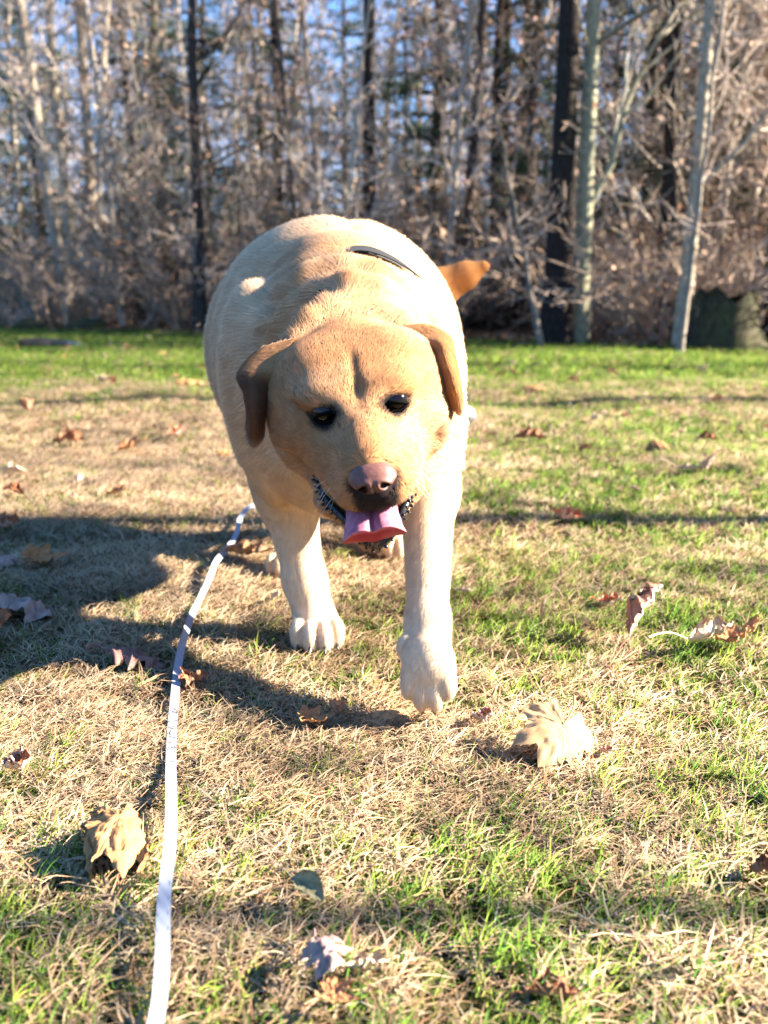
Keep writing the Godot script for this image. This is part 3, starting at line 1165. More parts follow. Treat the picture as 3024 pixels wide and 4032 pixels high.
func shape_dog() -> void:
	# head frame
	var z := Vector3(sin(deg_to_rad(6)) * cos(deg_to_rad(18)), -sin(deg_to_rad(18)), cos(deg_to_rad(6)) * cos(deg_to_rad(18)))
	var x := Vector3(cos(deg_to_rad(8)), sin(deg_to_rad(8)), 0)
	x = (x - z * x.dot(z)).normalized()
	head = Transform3D(Basis(x, z.cross(x), z), Vector3(-0.024, 0.374, -0.938))
	# --- trunk of the body
	cone(Vector3(-0.058, 0.380, -1.30), Vector3(-0.083, 0.402, -1.56), 0.148, 0.196, 0.06)
	cone(Vector3(-0.083, 0.402, -1.56), Vector3(-0.065, 0.415, -1.84), 0.196, 0.160, 0.06)
	egg(Vector3(-0.05, 0.335, -1.235), Vector3(0.135, 0.145, 0.10), Basis(), 0.06)                 # chest
	egg(Vector3(-0.060, 0.47, -1.36), Vector3(0.095, 0.10, 0.12), Basis(), 0.06)                 # withers
	egg(Vector3(-0.158, 0.355, -1.250), Vector3(0.056, 0.150, 0.072), Basis(Vector3.BACK, 0.12), 0.009)  # right shoulder
	egg(Vector3(0.043, 0.370, -1.245), Vector3(0.058, 0.13, 0.080), Basis(Vector3.BACK, -0.10), 0.025)   # left shoulder
	# --- neck
	cone(head * Vector3(0, -0.020, -0.10), Vector3(-0.055, 0.395, -1.25), 0.066, 0.128, 0.05)
	cone(head * Vector3(0, -0.07, -0.06), Vector3(-0.05, 0.33, -1.20), 0.055, 0.09, 0.04)        # throat
	# folds of loose skin across the nape
	for f in [[0.26, 0.079, 0.015, 0.35], [0.52, 0.096, 0.018, -0.15], [0.80, 0.112, 0.018, 0.2]]:
		var p0: Vector3 = (head * Vector3(0, -0.015, -0.10)).lerp(Vector3(-0.055, 0.40, -1.25), f[0])
		var ax := (Vector3(-0.055, 0.40, -1.25) - head * Vector3(0, -0.015, -0.10)).normalized()
		var up := (Vector3.UP - ax * ax.y).normalized()
		var sd := up.cross(ax)
		var last := Vector3.ZERO
		for s in 9:
			var a := lerpf(-1.35, 1.35, s / 8.0)
			var q: Vector3 = p0 + (up * cos(a) + sd * sin(a)) * f[1] + ax * (0.018 * sin(a * 2.0 + f[3] * 6.0) - 0.03 * (1.0 - cos(a)))
			if s > 0:
				cone(last, q, f[2] * (1.0 - 0.75 * absf(a) / 1.35), f[2] * (1.0 - 0.75 * absf(a) / 1.35), 0.022)
			last = q
	# --- right foreleg, planted
	cone(Vector3(-0.150, 0.30, -1.325), Vector3(-0.142, 0.215, -1.315), 0.066, 0.045, 0.04)
	cone(Vector3(-0.142, 0.225, -1.315), Vector3(-0.116, 0.085, -1.292), 0.041, 0.0275, 0.03)
	cone(Vector3(-0.116, 0.085, -1.292), Vector3(-0.102, 0.038, -1.277), 0.0285, 0.030, 0.02)
	paw(Transform3D(Basis(Vector3.UP, 0.08), Vector3(-0.096, 0.020, -1.258)), 1.0)
	# --- left foreleg, lifted forward with the paw hanging
	cone(Vector3(0.046, 0.30, -1.25), Vector3(0.058, 0.235, -1.21), 0.055, 0.038, 0.04)
	cone(Vector3(0.058, 0.235, -1.21), Vector3(0.052, 0.105, -1.050), 0.036, 0.0225, 0.03)
	cone(Vector3(0.052, 0.105, -1.050), Vector3(0.051, 0.072, -1.010), 0.0240, 0.0285, 0.02)
	egg(Vector3(0.024, 0.088, -1.018), Vector3(0.009, 0.013, 0.009), Basis(), 0.012)
	paw(Transform3D(Basis(Vector3.RIGHT, 1.36) * Basis(Vector3.BACK, 0.06), Vector3(0.051, 0.068, -0.996)), 0.94, 0.7)
	# --- hind legs
	egg(Vector3(-0.185, 0.36, -1.77), Vector3(0.062, 0.145, 0.115), Basis(Vector3.RIGHT, 0.3), 0.05)
	cone(Vector3(-0.185, 0.275, -1.70), Vector3(-0.180, 0.165, -1.78), 0.062, 0.034, 0.03)
	cone(Vector3(-0.180, 0.165, -1.78), Vector3(-0.177, 0.05, -1.645), 0.029, 0.025, 0.02)
	paw(Transform3D(Basis(), Vector3(-0.177, 0.020, -1.61)), 0.92)
	egg(Vector3(0.055, 0.36, -1.80), Vector3(0.062, 0.145, 0.115), Basis(Vector3.RIGHT, 0.3), 0.05)
	cone(Vector3(0.055, 0.275, -1.80), Vector3(0.030, 0.150, -1.90), 0.062, 0.034, 0.03)
	cone(Vector3(0.030, 0.150, -1.90), Vector3(0.020, 0.05, -1.775), 0.029, 0.025, 0.02)
	paw(Transform3D(Basis(), Vector3(0.020, 0.020, -1.735)), 0.95)
	# --- tail
	cone(Vector3(0.02, 0.455, -1.93), Vector3(0.10, 0.500, -1.95), 0.052, 0.043, 0.02)
	cone(Vector3(0.10, 0.500, -1.95), Vector3(0.165, 0.532, -1.94), 0.043, 0.028, 0.02)
	cone(Vector3(0.165, 0.532, -1.94), Vector3(0.200, 0.549, -1.93), 0.027, 0.012, 0.01)
	# --- head
	hegg(Vector3(0, -0.002, -0.075), Vector3(0.075, 0.046, 0.078), 0.03)
	pair(Vector3(0.029, 0.004, -0.046), Vector3(0.045, 0.038, 0.050), 0.025)          # halves of the forehead
	hegg(Vector3(0, 0.009, -0.013), Vector3(0.016, 0.020, 0.024), 0.018)                # between the brows
	pair(Vector3(0.051, -0.002, -0.072), Vector3(0.040, 0.042, 0.050), 0.03)          # temples
	pair(Vector3(0.026, -0.026, 0.016), Vector3(0.026, 0.022, 0.036), 0.03)           # sides of the muzzle's root
	pair(Vector3(0.034, 0.0225, 0.002), Vector3(0.024, 0.0105, 0.0165), 0.022)          # brows
	pair(Vector3(0.059, -0.040, -0.050), Vector3(0.038, 0.045, 0.050), 0.03)          # cheeks
	pair(Vector3(0.046, -0.024, -0.018), Vector3(0.027, 0.022, 0.030), 0.025)         # cheekbones
	hcone(Vector3(0, -0.028, -0.01), Vector3(0, -0.034, 0.078), 0.043, 0.029, 0.03)   # muzzle
	hcone(Vector3(0, -0.003, 0.0), Vector3(0, -0.017, 0.085), 0.022, 0.018, 0.025)    # bridge
	for s: float in [-1.0, 1.0]:
		hcone(Vector3(0.040 * s, -0.046, -0.005), Vector3(0.019 * s, -0.046, 0.080), 0.024, 0.0185, 0.015)   # flews
		hcone(Vector3(0.046 * s - 0.003, -0.074, -0.040), Vector3(0.040 * s - 0.005, -0.082, 0.028), 0.020, 0.0125, 0.015)     # lower jaw
		hcone(Vector3(0.040 * s - 0.005, -0.082, 0.028), Vector3(-0.007, -0.106, 0.070), 0.0125, 0.014, 0.015)
	hegg(Vector3(0, -0.042, 0.088), Vector3(0.021, 0.017, 0.018), 0.014)              # upper lip
	hcone(Vector3(0, -0.088, -0.05), Vector3(-0.005, -0.102, 0.03), 0.030, 0.018, 0.02)    # floor of the mouth
	# --- carved: eye sockets and dimples; then creases of the skin
	pair(Vector3(0.0345, 0.0080, 0.021), Vector3(0.0132, 0.0066, 0.018), 0.005, true, 0.0, -0.08)
	pair(Vector3(0.076, -0.052, 0.002), Vector3(0.010, 0.009, 0.014), 0.014, true)
	crease(Vector3(0, 0.015, 0.040), Vector3(0, 0.060, -0.045), Vector3.RIGHT, 0.0060, 0.0022)
	crease(Vector3(0, 0.010, 0.058), Vector3(0, 0.040, -0.008), Vector3.RIGHT, 0.0140, 0.0022)
	# hollows between the shoulders, the ribs and the neck
	var here := Transform3D()
	crease(Vector3(-0.10, 0.60, -1.40), Vector3(-0.245, 0.22, -1.325), Vector3(0.25, 0.1, 1), 0.024, 0.020, here)
	crease(Vector3(0.00, 0.60, -1.40), Vector3(0.125, 0.24, -1.345), Vector3(-0.25, 0.1, 1), 0.024, 0.016, here)
	crease(Vector3(-0.12, 0.52, -1.20), Vector3(-0.150, 0.27, -1.165), Vector3(0.8, 0.1, 0.7), 0.020, 0.014, here)
	crease(Vector3(0.04, 0.50, -1.19), Vector3(0.050, 0.28, -1.155), Vector3(-0.8, 0.1, 0.7), 0.018, 0.012, here)
	crease(Vector3(-0.20, 0.56, -1.52), Vector3(-0.275, 0.26, -1.62), Vector3(0.1, 0.1, 1), 0.03, 0.010, here)
	crease(Vector3(-0.058, 0.66, -1.36), Vector3(-0.075, 0.60, -1.80), Vector3(1, 0, 0), 0.022, 0.006, here)
	for s: float in [-1.0, 1.0]:
		crease(Vector3(0.004 * s, 0.0135, 0.053), Vector3(0.030 * s, -0.004, 0.047), Vector3(0, -0.35, 0.94), 0.0022, 0.0020)    # over the bridge
		crease(Vector3(0.021 * s, 0.004, 0.045), Vector3(0.038 * s, -0.040, 0.040), Vector3(0.9 * s, 0.35, 0.2), 0.0035, 0.0018)   # below the eye
		crease(Vector3(0.044 * s, 0.008, 0.015), Vector3(0.074 * s, 0.010, -0.022), Vector3(0, 1, 0.2), 0.0040, 0.0018)            # outer corner of the eye
		crease(Vector3(0.050 * s, -0.052, 0.022), Vector3(0.078 * s, -0.062, -0.040), Vector3(0, 1, 0.3), 0.0060, 0.0030)          # cheek above the jaw
		crease(Vector3(0.060 * s, -0.010, -0.004), Vector3(0.075 * s, -0.050, -0.010), Vector3(0.6 * s, 0, 0.8), 0.0060, 0.0020)   # cheek below the eye


# four toes and a pad; t: y up, z forward, origin in the middle of the paw
func paw(t: Transform3D, s: float, open := 1.0) -> void:
	egg(t * (Vector3(0, 0.006, -0.008) * s), Vector3(0.031, 0.022, 0.034) * s, t.basis, 0.012)
	for k in 4:
		var x: float = [-0.026, -0.0095, 0.0095, 0.026][k] * s * (0.5 + 0.5 * open)
		var z: float = [0.012, 0.026, 0.026, 0.012][k] * s
		egg(t * Vector3(x, 0.004 * s, z), Vector3(0.0112, 0.0175, 0.023) * s, t.basis * Basis(Vector3.UP, x * 6.0), 0.005 + 0.006 * (1.0 - open))
		egg(t * Vector3(x * 1.02, -0.006 * s, z + 0.012 * s), Vector3(0.0098, 0.0125, 0.012) * s, t.basis, 0.005)


# a soft ear as a folded leaf of skin: a 4 x 4 Bezier patch with thickness, joined to the body's surface
func ear(b: Buf, g: Array, col: Color, rim_col: Color, thick: float) -> void:
	var n := 22
	var p := []
	for r in n + 1:
		for c in n + 1:
			p.append(bezier(g, float(r) / n, float(c) / n))
	for side in 2:
		var first := b.v.size()
		for r in n + 1:
			for c in n + 1:
				var k := r * (n + 1) + c
				var du: Vector3 = p[mini(r + 1, n) * (n + 1) + c] - p[maxi(r - 1, 0) * (n + 1) + c]
				var dv: Vector3 = p[r * (n + 1) + mini(c + 1, n)] - p[r * (n + 1) + maxi(c - 1, 0)]
				var nn := du.cross(dv).normalized() * (1.0 if side == 0 else -1.0)
				var u := float(r) / n
				var w := float(c) / n
				var edge := minf(minf(w, 1.0 - w), (1.0 - u))
				var th := thick * sqrt(clampf(edge * 6.0, 0.0, 1.0))
				var e := smoothstep(0.10, 0.0, edge)
				b.vert(p[k] + nn * th, nn, GOLD.lerp(col, smoothstep(0.10, 0.32, u)).lerp(rim_col, e * 0.7) * (1.0 + 0.12 * skin_noise.get_noise_3dv(p[k] * 60.0)))
		for r in n:
			for c in n:
				var a := first + r * (n + 1) + c
				b.tri(a, a + 1, a + n + 1)
				b.tri(a + 1, a + n + 2, a + n + 1)


func bezier(g: Array, u: float, w: float) -> Vector3:
	var rows := g.size()
	var f := u * (rows - 1)
	var i0 := mini(int(f), rows - 2)
	var t := f - i0
	var q := []
	for c in 4:
		q.append((g[i0][c] as Vector3).cubic_interpolate(g[i0 + 1][c], g[maxi(i0 - 1, 0)][c], g[mini(i0 + 2, rows - 1)][c], t))
	var h := w * 3.0
	var c0 := mini(int(h), 2)
	return (q[c0] as Vector3).cubic_interpolate(q[c0 + 1], q[maxi(c0 - 1, 0)], q[mini(c0 + 2, 3)], h - c0)


func hv(x: float, y: float, z: float) -> Vector3:
	return head * Vector3(x, y, z)


func make_dog() -> void:
	skin_noise.seed = 5
	skin_noise.frequency = 1.0
	var t0 := Time.get_ticks_msec()
	shape_dog()
	var skin := skin_mesh()
	print("skin ", skin.v.size(), " verts, ", skin.i.size() / 3, " tris, ms ", Time.get_ticks_msec() - t0)
	dog = base("dog", Vector3(-0.06, 0, -1.4))
	tag(dog, "stout yellow labrador walking towards the camera with its tongue out and one forepaw raised", "dog")
	var coat_tris := skin.i.size()
	# ears
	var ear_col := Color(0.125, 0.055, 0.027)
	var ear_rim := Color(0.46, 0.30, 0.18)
	ear(skin, [
		[hv(-0.064, 0.010, -0.062), hv(-0.068, 0.026, -0.075), hv(-0.064, 0.036, -0.100), hv(-0.054, 0.040, -0.125)],
		[hv(-0.086, 0.015, -0.066), hv(-0.104, 0.029, -0.060), hv(-0.117, 0.027, -0.088), hv(-0.096, 0.037, -0.118)],
		[hv(-0.093, 0.006, -0.058), hv(-0.109, 0.014, -0.036), hv(-0.118, 0.012, -0.078), hv(-0.112, 0.014, -0.105)],
		[hv(-0.100, -0.010, -0.048), hv(-0.111, -0.003, -0.026), hv(-0.117, -0.006, -0.060), hv(-0.116, -0.006, -0.085)],
		[hv(-0.107, -0.030, -0.036), hv(-0.116, -0.033, -0.026), hv(-0.121, -0.030, -0.034), hv(-0.121, -0.022, -0.048)]],
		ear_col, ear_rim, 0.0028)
	ear(skin, [
		[hv(0.062, 0.002, -0.058), hv(0.068, 0.016, -0.075), hv(0.066, 0.027, -0.100), hv(0.056, 0.034, -0.125)],
		[hv(0.080, 0.017, -0.068), hv(0.093, 0.031, -0.064), hv(0.104, 0.027, -0.090), hv(0.090, 0.032, -0.118)],
		[hv(0.084, 0.004, -0.052), hv(0.098, 0.016, -0.038), hv(0.109, 0.006, -0.080), hv(0.104, 0.006, -0.105)],
		[hv(0.090, -0.014, -0.036), hv(0.101, -0.005, -0.026), hv(0.109, -0.012, -0.060), hv(0.108, -0.012, -0.085)],
		[hv(0.099, -0.033, -0.032), hv(0.103, -0.036, -0.027), hv(0.107, -0.034, -0.034), hv(0.109, -0.027, -0.048)]],
		Color(0.30, 0.135, 0.050), Color(0.46, 0.30, 0.18), 0.0028)
	var body := part("body", skin.mesh(), mats.skin, dog)
	face_parts()
	harness()
	if SHOW_FUR:
		fur(skin, coat_tris)
	print("dog ms ", Time.get_ticks_msec() - t0)


func face_parts() -> void:
	# eyes
	for s: float in [-1.0, 1.0]:
		var at := hv(0.0345 * s, 0.0080, 0.0105)
		var b := Buf.new()
		b.ball(at, Vector3.ONE * 0.0145, head.basis, 20, 24, Color(0.02, 0.012, 0.008))
		for k in b.v.size():
			var d := (head.basis.transposed() * (b.v[k] - at)) / 0.0145
			var off := Vector2(d.x - 0.02, d.y - 0.06).length()
			if d.z > 0.0:
				b.c[k] = Color(0.004, 0.003, 0.003) if off < 0.26 else (Color(0.007, 0.0035, 0.002) if off < 0.66 else (Color(0.006, 0.004, 0.003) if off < 0.85 else Color(0.02, 0.014, 0.012)))
		part("eye", b.mesh(), mats.eye, dog)
		# dark lids round the eye
		var lid := Buf.new()
		for part_ in 2:
			var pts := PackedVector3Array()
			var rad := PackedFloat32Array()
			for k in 11:
				var f := k / 10.0
				var a := lerpf(-1.0, 1.0, f)
				var arch := (0.0050 if part_ == 0 else -0.0056) * (1.0 - a * a)
				var dx := a * 0.0130
				pts.append(hv(s * (0.0345 + dx), 0.0080 + arch - 0.08 * dx, 0.0105 + sqrt(maxf(0.0152 * 0.0152 - dx * dx - arch * arch, 0.0)) * 1.0))
				rad.append(0.0013 + 0.0009 * (1.0 - a * a))
			lid.tube(pts, rad, 7, BLACK * 0.6, BLACK * 0.6, false)
		part("eyelid", lid.mesh(), mats.lid, dog)
	# nose leather: a broad pad with two comma shaped nostrils
	var nb := Buf.new()
	var at := hv(0, -0.0235, 0.1035)
	var n := 40
	for y in n + 1:
		for x in n * 2 + 1:
			var th := PI * y / n
			var ph := TAU * x / (n * 2)
			var d := Vector3(sin(th) * cos(ph), cos(th), sin(th) * sin(ph))
			var q := Vector3(signf(d.x) * pow(absf(d.x), 0.8) * 0.0230, d.y * 0.0168, d.z * 0.0165)
			if d.y > 0.0:
				q.x *= 1.0 - 0.10 * d.y
				q.z -= 0.004 * d.y
			else:
				q.x *= 1.0 + 0.45 * d.y
				q.z -= 0.003 * absf(d.y)
			var nv := Vector2((absf(q.x) - 0.0108) / 0.0046, (q.y + 0.0035 + (absf(q.x) - 0.0108) * 0.5) / 0.0040).length()
			var hole := smoothstep(1.25, 0.55, nv) * (1.0 if d.z > 0.0 else 0.0)
			q.z -= 0.008 * hole
			var wing := smoothstep(1.0, 0.0, absf(nv - 1.6)) * (1.0 if q.y < 0.006 else 0.3)
			if d.z > 0.0: q.z += 0.0014 * wing
			var groove := smoothstep(0.0022, 0.0, absf(q.x)) * smoothstep(0.002, -0.006, q.y)
			if d.z > 0.0: q.z -= 0.0030 * groove
			q += d * 0.00028 * skin_noise.get_noise_3dv(q * 650.0)
			var grain := 1.0 + 0.22 * skin_noise.get_noise_3dv(q * 900.0) + 0.25 * skin_noise.get_noise_3dv(q * 180.0)
			var col := Color(0.140, 0.060, 0.045).lerp(Color(0.065, 0.028, 0.024), smoothstep(0.002, -0.010, q.y)) * grain
			col = col.lerp(Color(0.02, 0.014, 0.014), maxf(hole, maxf(groove * 0.8, smoothstep(-0.009, -0.013, q.y))))
			col = col.lerp(Color(0.05, 0.03, 0.028), smoothstep(0.0, -0.6, d.z) )
			nb.vert(hv(0, 0, 0) - head.origin + at + head.basis * q, (head.basis * (d / Vector3(0.0215, 0.0155, 0.0160))).normalized(), col)
	for y in n:
		for x in n * 2:
			var a := y * (n * 2 + 1) + x
			nb.tri(a, a + 1, a + n * 2 + 1)
			nb.tri(a + 1, a + n * 2 + 2, a + n * 2 + 1)
	smooth_normals(nb, at)
	part("nose", nb.mesh(), mats.nose, dog)
	# lower lip: black, with soft bumps along its edge
	var lb := Buf.new()
	var path := PackedVector3Array()
	var lr := PackedFloat32Array()
	var lc := Curve3D.new()
	var lk := [Vector3(-0.055, -0.058, 0.002), Vector3(-0.053, -0.068, 0.028), Vector3(-0.047, -0.076, 0.047), Vector3(-0.033, -0.087, 0.066), Vector3(-0.018, -0.104, 0.080), Vector3(-0.006, -0.110, 0.084), Vector3(0.008, -0.104, 0.080), Vector3(0.025, -0.088, 0.064), Vector3(0.034, -0.083, 0.047), Vector3(0.040, -0.078, 0.030), Vector3(0.042, -0.068, 0.008)]
	for k in lk.size():
		var tg: Vector3 = (lk[mini(k + 1, lk.size() - 1)] - lk[maxi(k - 1, 0)]) / 6.0
		lc.add_point(lk[k], -tg, tg)
	for k in 61:
		var f := k / 60.0
		path.append(head * lc.sample_baked(f * lc.get_baked_length(), true))
		lr.append(0.0030 + 0.0026 * sin(PI * f))
	lb.tube(path, lr, 8, Color(0.014, 0.012, 0.012), Color(0.014, 0.012, 0.012))
	for k in range(4, 57, 2):
		var out := (path[k] - hv(0, -0.08, 0.02)).normalized()
		for j in 2:
			lb.ball(path[k] + out * (0.004 + 0.001 * j) + head.basis.y * (0.0025 - 0.005 * j) + unit() * 0.001, Vector3(0.0019, 0.0016, 0.0030) * rnd(0.6, 1.3), Basis.looking_at(-out, head.basis.y), 5, 7, Color(0.016, 0.013, 0.013))
	part("lower_lip", lb.mesh(), mats.wet, dog)
	# tongue: grooved pad that spreads and curls up at the tip, red below
	tongue()
	# whiskers
	for s: float in [-1.0, 1.0]:
		for k in 7:
			var r0 := hv((0.036 - 0.003 * (k % 3)) * s, -0.038 - 0.010 * (k / 4), 0.072 - 0.014 * (k % 4))
			var d := (head.basis * Vector3(s * rnd(0.7, 1.0), rnd(-0.75, -0.05), rnd(-0.2, 0.5))).normalized()
			var wb := Buf.new()
			var pts := PackedVector3Array([r0])
			var rad := PackedFloat32Array([0.00019])
			var ln := rnd(0.03, 0.055)
			for j in 5:
				d = (d + Vector3(0, -0.13, -0.06)).normalized()
				pts.append(pts[j] + d * ln / 5)
				rad.append(0.00019 - 0.000025 * (j + 1))
			wb.tube(pts, rad, 4, Color(0.75, 0.68, 0.55), Color(0.8, 0.75, 0.65))
			part("whisker", wb.mesh(), mats.fur, dog)
	# claws
	var pw := Transform3D(Basis(Vector3.RIGHT, 1.36) * Basis(Vector3.BACK, 0.06), Vector3(0.051, 0.068, -0.996))
	var pl := Transform3D(Basis(Vector3.UP, 0.08), Vector3(-0.096, 0.020, -1.258))
	for t: Transform3D in [pw, pl]:
		for k in 4:
			var x: float = [-0.027, -0.010, 0.010, 0.027][k] * (0.72 if t == pw else 1.0)
			var z: float = [0.030, 0.046, 0.046, 0.030][k]
			var cb := Buf.new()
			cb.tube(PackedVector3Array([t * Vector3(x, -0.006, z), t * Vector3(x * 1.03, -0.009, z + 0.005), t * Vector3(x * 1.05, -0.015, z + 0.009)]), PackedFloat32Array([0.0034, 0.0029, 0.0008]), 7, Color(0.035, 0.026, 0.022), Color(0.05, 0.04, 0.035))
			part("claw", cb.mesh(), mats.wet, dog)
	# black pads under the lifted paw
	for k in 3:
		var pb := Buf.new()
		var pos: Vector3 = [Vector3(-0.024, -0.017, 0.014), Vector3(-0.004, -0.020, 0.028), Vector3(0.0, -0.018, -0.012)][k]
		pb.ball(pw * pos, Vector3(0.009, 0.0055, 0.011) * (1.0 if k < 2 else 1.7), pw.basis, 8, 12, Color(0.02, 0.017, 0.017))
		part("pad", pb.mesh(), mats.nylon, dog)


func smooth_normals(b: Buf, _at: Vector3) -> void:
	var acc := {}
	for t in range(0, b.i.size(), 3):
		var g := -(b.v[b.i[t + 1]] - b.v[b.i[t]]).cross(b.v[b.i[t + 2]] - b.v[b.i[t]])
		for k in 3:
			var key := Vector3i((b.v[b.i[t + k]] * 50000.0).round())
			acc[key] = acc.get(key, Vector3.ZERO) + g
	for k in b.v.size():
		var g: Vector3 = acc.get(Vector3i((b.v[k] * 50000.0).round()), b.n[k])
		if g.length() > 0.0:
			b.n[k] = g.normalized()


func tongue() -> void:
	var b := Buf.new()
	var rows := 26
	var cols := 24
	# centre line in the head's axes and half width along it
	var top := [Vector3(-0.004, -0.072, 0.030), Vector3(-0.005, -0.067, 0.060), Vector3(-0.006, -0.068, 0.084), Vector3(-0.007, -0.073, 0.098), Vector3(-0.007, -0.0785, 0.1085)]
	var below := [Vector3(-0.004, -0.096, 0.040), Vector3(-0.005, -0.100, 0.062), Vector3(-0.006, -0.1035, 0.080), Vector3(-0.007, -0.0985, 0.096), Vector3(-0.007, -0.0785, 0.1085)]
	var wide := [0.022, 0.0245, 0.0260, 0.0285, 0.0315]
	for side in 2:
		var first := b.v.size()
		var spine := top if side == 0 else below
		for r in rows + 1:
			var u := float(r) / rows
			var f := u * 4.0
			var i0 := mini(int(f), 3)
			var t := f - i0
			var p0: Vector3 = spine[maxi(i0 - 1, 0)]
			var p1: Vector3 = spine[i0]
			var p2: Vector3 = spine[i0 + 1]
			var p3: Vector3 = spine[mini(i0 + 2, 4)]
			var ctr := p1.cubic_interpolate(p2, p0, p3, t)
			var hw: float = lerpf(wide[i0], wide[i0 + 1], smoothstep(0.0, 1.0, t))
			for c in cols + 1:
				var w := lerpf(-1.0, 1.0, float(c) / cols)
				var aw := absf(w)
				var q := ctr + Vector3.RIGHT * w * hw
				var groove := exp(-pow(w / 0.13, 2.0))
				# two lobes, a groove between them, corners drooping at the tip
				if side == 0:
					q.y += (0.0028 * sin(aw * PI) - 0.0030 * groove) - 0.0105 * pow(aw, 3.0) * (0.45 + 0.55 * u)
					q.z -= (0.0040 * groove + 0.004 * pow(aw, 3.0)) * u
				else:
					var m := pow(u, 3.0)
					q.y += m * (0.0028 * sin(aw * PI) - 0.0030 * groove - 0.0105 * pow(aw, 3.0)) + (1.0 - m) * 0.004 * pow(aw, 3.0)
					q.z -= m * (0.0040 * groove + 0.004 * pow(aw, 3.0)) + (1.0 - m) * 0.010 * pow(aw, 2.0)
				var nn := Vector3(w * 0.4, 1, 0.3) if side == 0 else Vector3(0, -0.5, 1)
				var grain := skin_noise.get_noise_3d(q.x * 420.0, q.y * 160.0, q.z * 160.0)
				var streak := skin_noise.get_noise_3d(q.x * 700.0, 5.0, q.z * 40.0)
				var col := Color(0.40, 0.150, 0.20).lerp(Color(0.27, 0.085, 0.13), clampf(0.5 + grain * 2.2, 0.0, 1.0) * 0.8) * (1.0 + 0.35 * streak)
				col = col.lerp(Color(0.56, 0.17, 0.20), smoothstep(0.93, 0.99, u))
				col = col.lerp(Color(0.20, 0.06, 0.10), groove * 0.6)
				if side == 1:
					col = Color(0.34, 0.010, 0.026).lerp(Color(0.38, 0.045, 0.06), clampf(0.4 + streak, 0.0, 1.0) * 0.6)
					col = col.lerp(Color(0.56, 0.17, 0.20), smoothstep(0.93, 0.99, u))
				b.vert(head * q, (head.basis * nn).normalized(), col)
		for r in rows:
			for c in cols:
				var a := first + r * (cols + 1) + c
				b.tri(a, a + 1, a + cols + 1)
				b.tri(a + 1, a + cols + 2, a + cols + 1)
	smooth_normals(b, Vector3.ZERO)
	part("tongue", b.mesh(), mats.tongue, dog)


# a band lying on the dog's coat round an axis
func band(c: Vector3, ax: Vector3, from: float, to: float, steps: int, width: float, proud: float, slant: float, show := 0.0) -> ArrayMesh:
	ax = ax.normalized()
	var up := (Vector3.UP - ax * ax.y).normalized()
	var sd := up.cross(ax)
	var b := Buf.new()
	var last := -1
	for k in steps + 1:
		var a := lerpf(from, to, float(k) / steps)
		var d := up * cos(a) + sd * sin(a)
		var first := b.v.size()
		for j in 2:
			var o := c + ax * ((j - 0.5) * width + slant * (1.0 - cos(a)))
			var r := 0.32
			for m in 14:
				var q := o + d * r
				var f := field(q, listed(q))
				if absf(f) < 0.0005: break
				r -= clampf(f, -0.03, 0.06)
			var lifted := proud + show * maxf(smoothstep(0.55, 0.2, absf(a + 0.5)), smoothstep(0.3, 0.12, absf(a - 1.42)))
			b.vert(o + d * (r + lifted), d, Color(0.016, 0.016, 0.018))
			b.vert(o + d * (r + lifted - 0.003), -d, Color(0.016, 0.016, 0.018))
		if last >= 0:
			b.tri(last, first, last + 2)
			b.tri(first, first + 2, last + 2)
			b.tri(last + 1, first + 1, last + 3)
			b.tri(first + 1, first + 3, last + 3)
			for j in 2:
				b.tri(last + j * 2, first + j * 2, last + j * 2 + 1)
				b.tri(first + j * 2, first + j * 2 + 1, last + j * 2 + 1)
		last = first
	return b.mesh()


func harness() -> void:
	var h := Node3D.new()
	h.name = "harness"
	dog.add_child(h)
	h.set_meta("label", "black nylon harness half sunk in the coat")
	part("girth_strap", band(Vector3(-0.062, 0.40, -1.275), Vector3(0.05, 0.16, -1.0), -2.2, 2.2, 60, 0.022, -0.0015, 0.085, 0.010), mats.nylon, h)
	part("collar", band((head * Vector3(0, -0.015, -0.10)).lerp(Vector3(-0.055, 0.40, -1.25), 0.30), Vector3(-0.03, -0.03, -0.2), -1.5, 1.5, 30, 0.018, -0.001, 0.0), mats.nylon, h)


func fur_flow(p: Vector3) -> Vector3:
	var l := head.affine_inverse() * p
	var on_head := smoothstep(0.15, 0.10, off_head(l))
	var f := Vector3(signf(p.x + 0.06) * 0.25, -0.35, -1.0)
	if p.y < 0.27:
		f = Vector3(0, -1, -0.15)
	if p.x > 0.05 and p.z < -1.86 and p.y > 0.44:
		f = Vector3(1, 0.1, 0)
	if on_head > 0.0:
		var from_nose := (p - hv(0, -0.01, 0.10)).normalized()
		f = f.normalized().lerp(from_nose, on_head)
	return f.normalized()


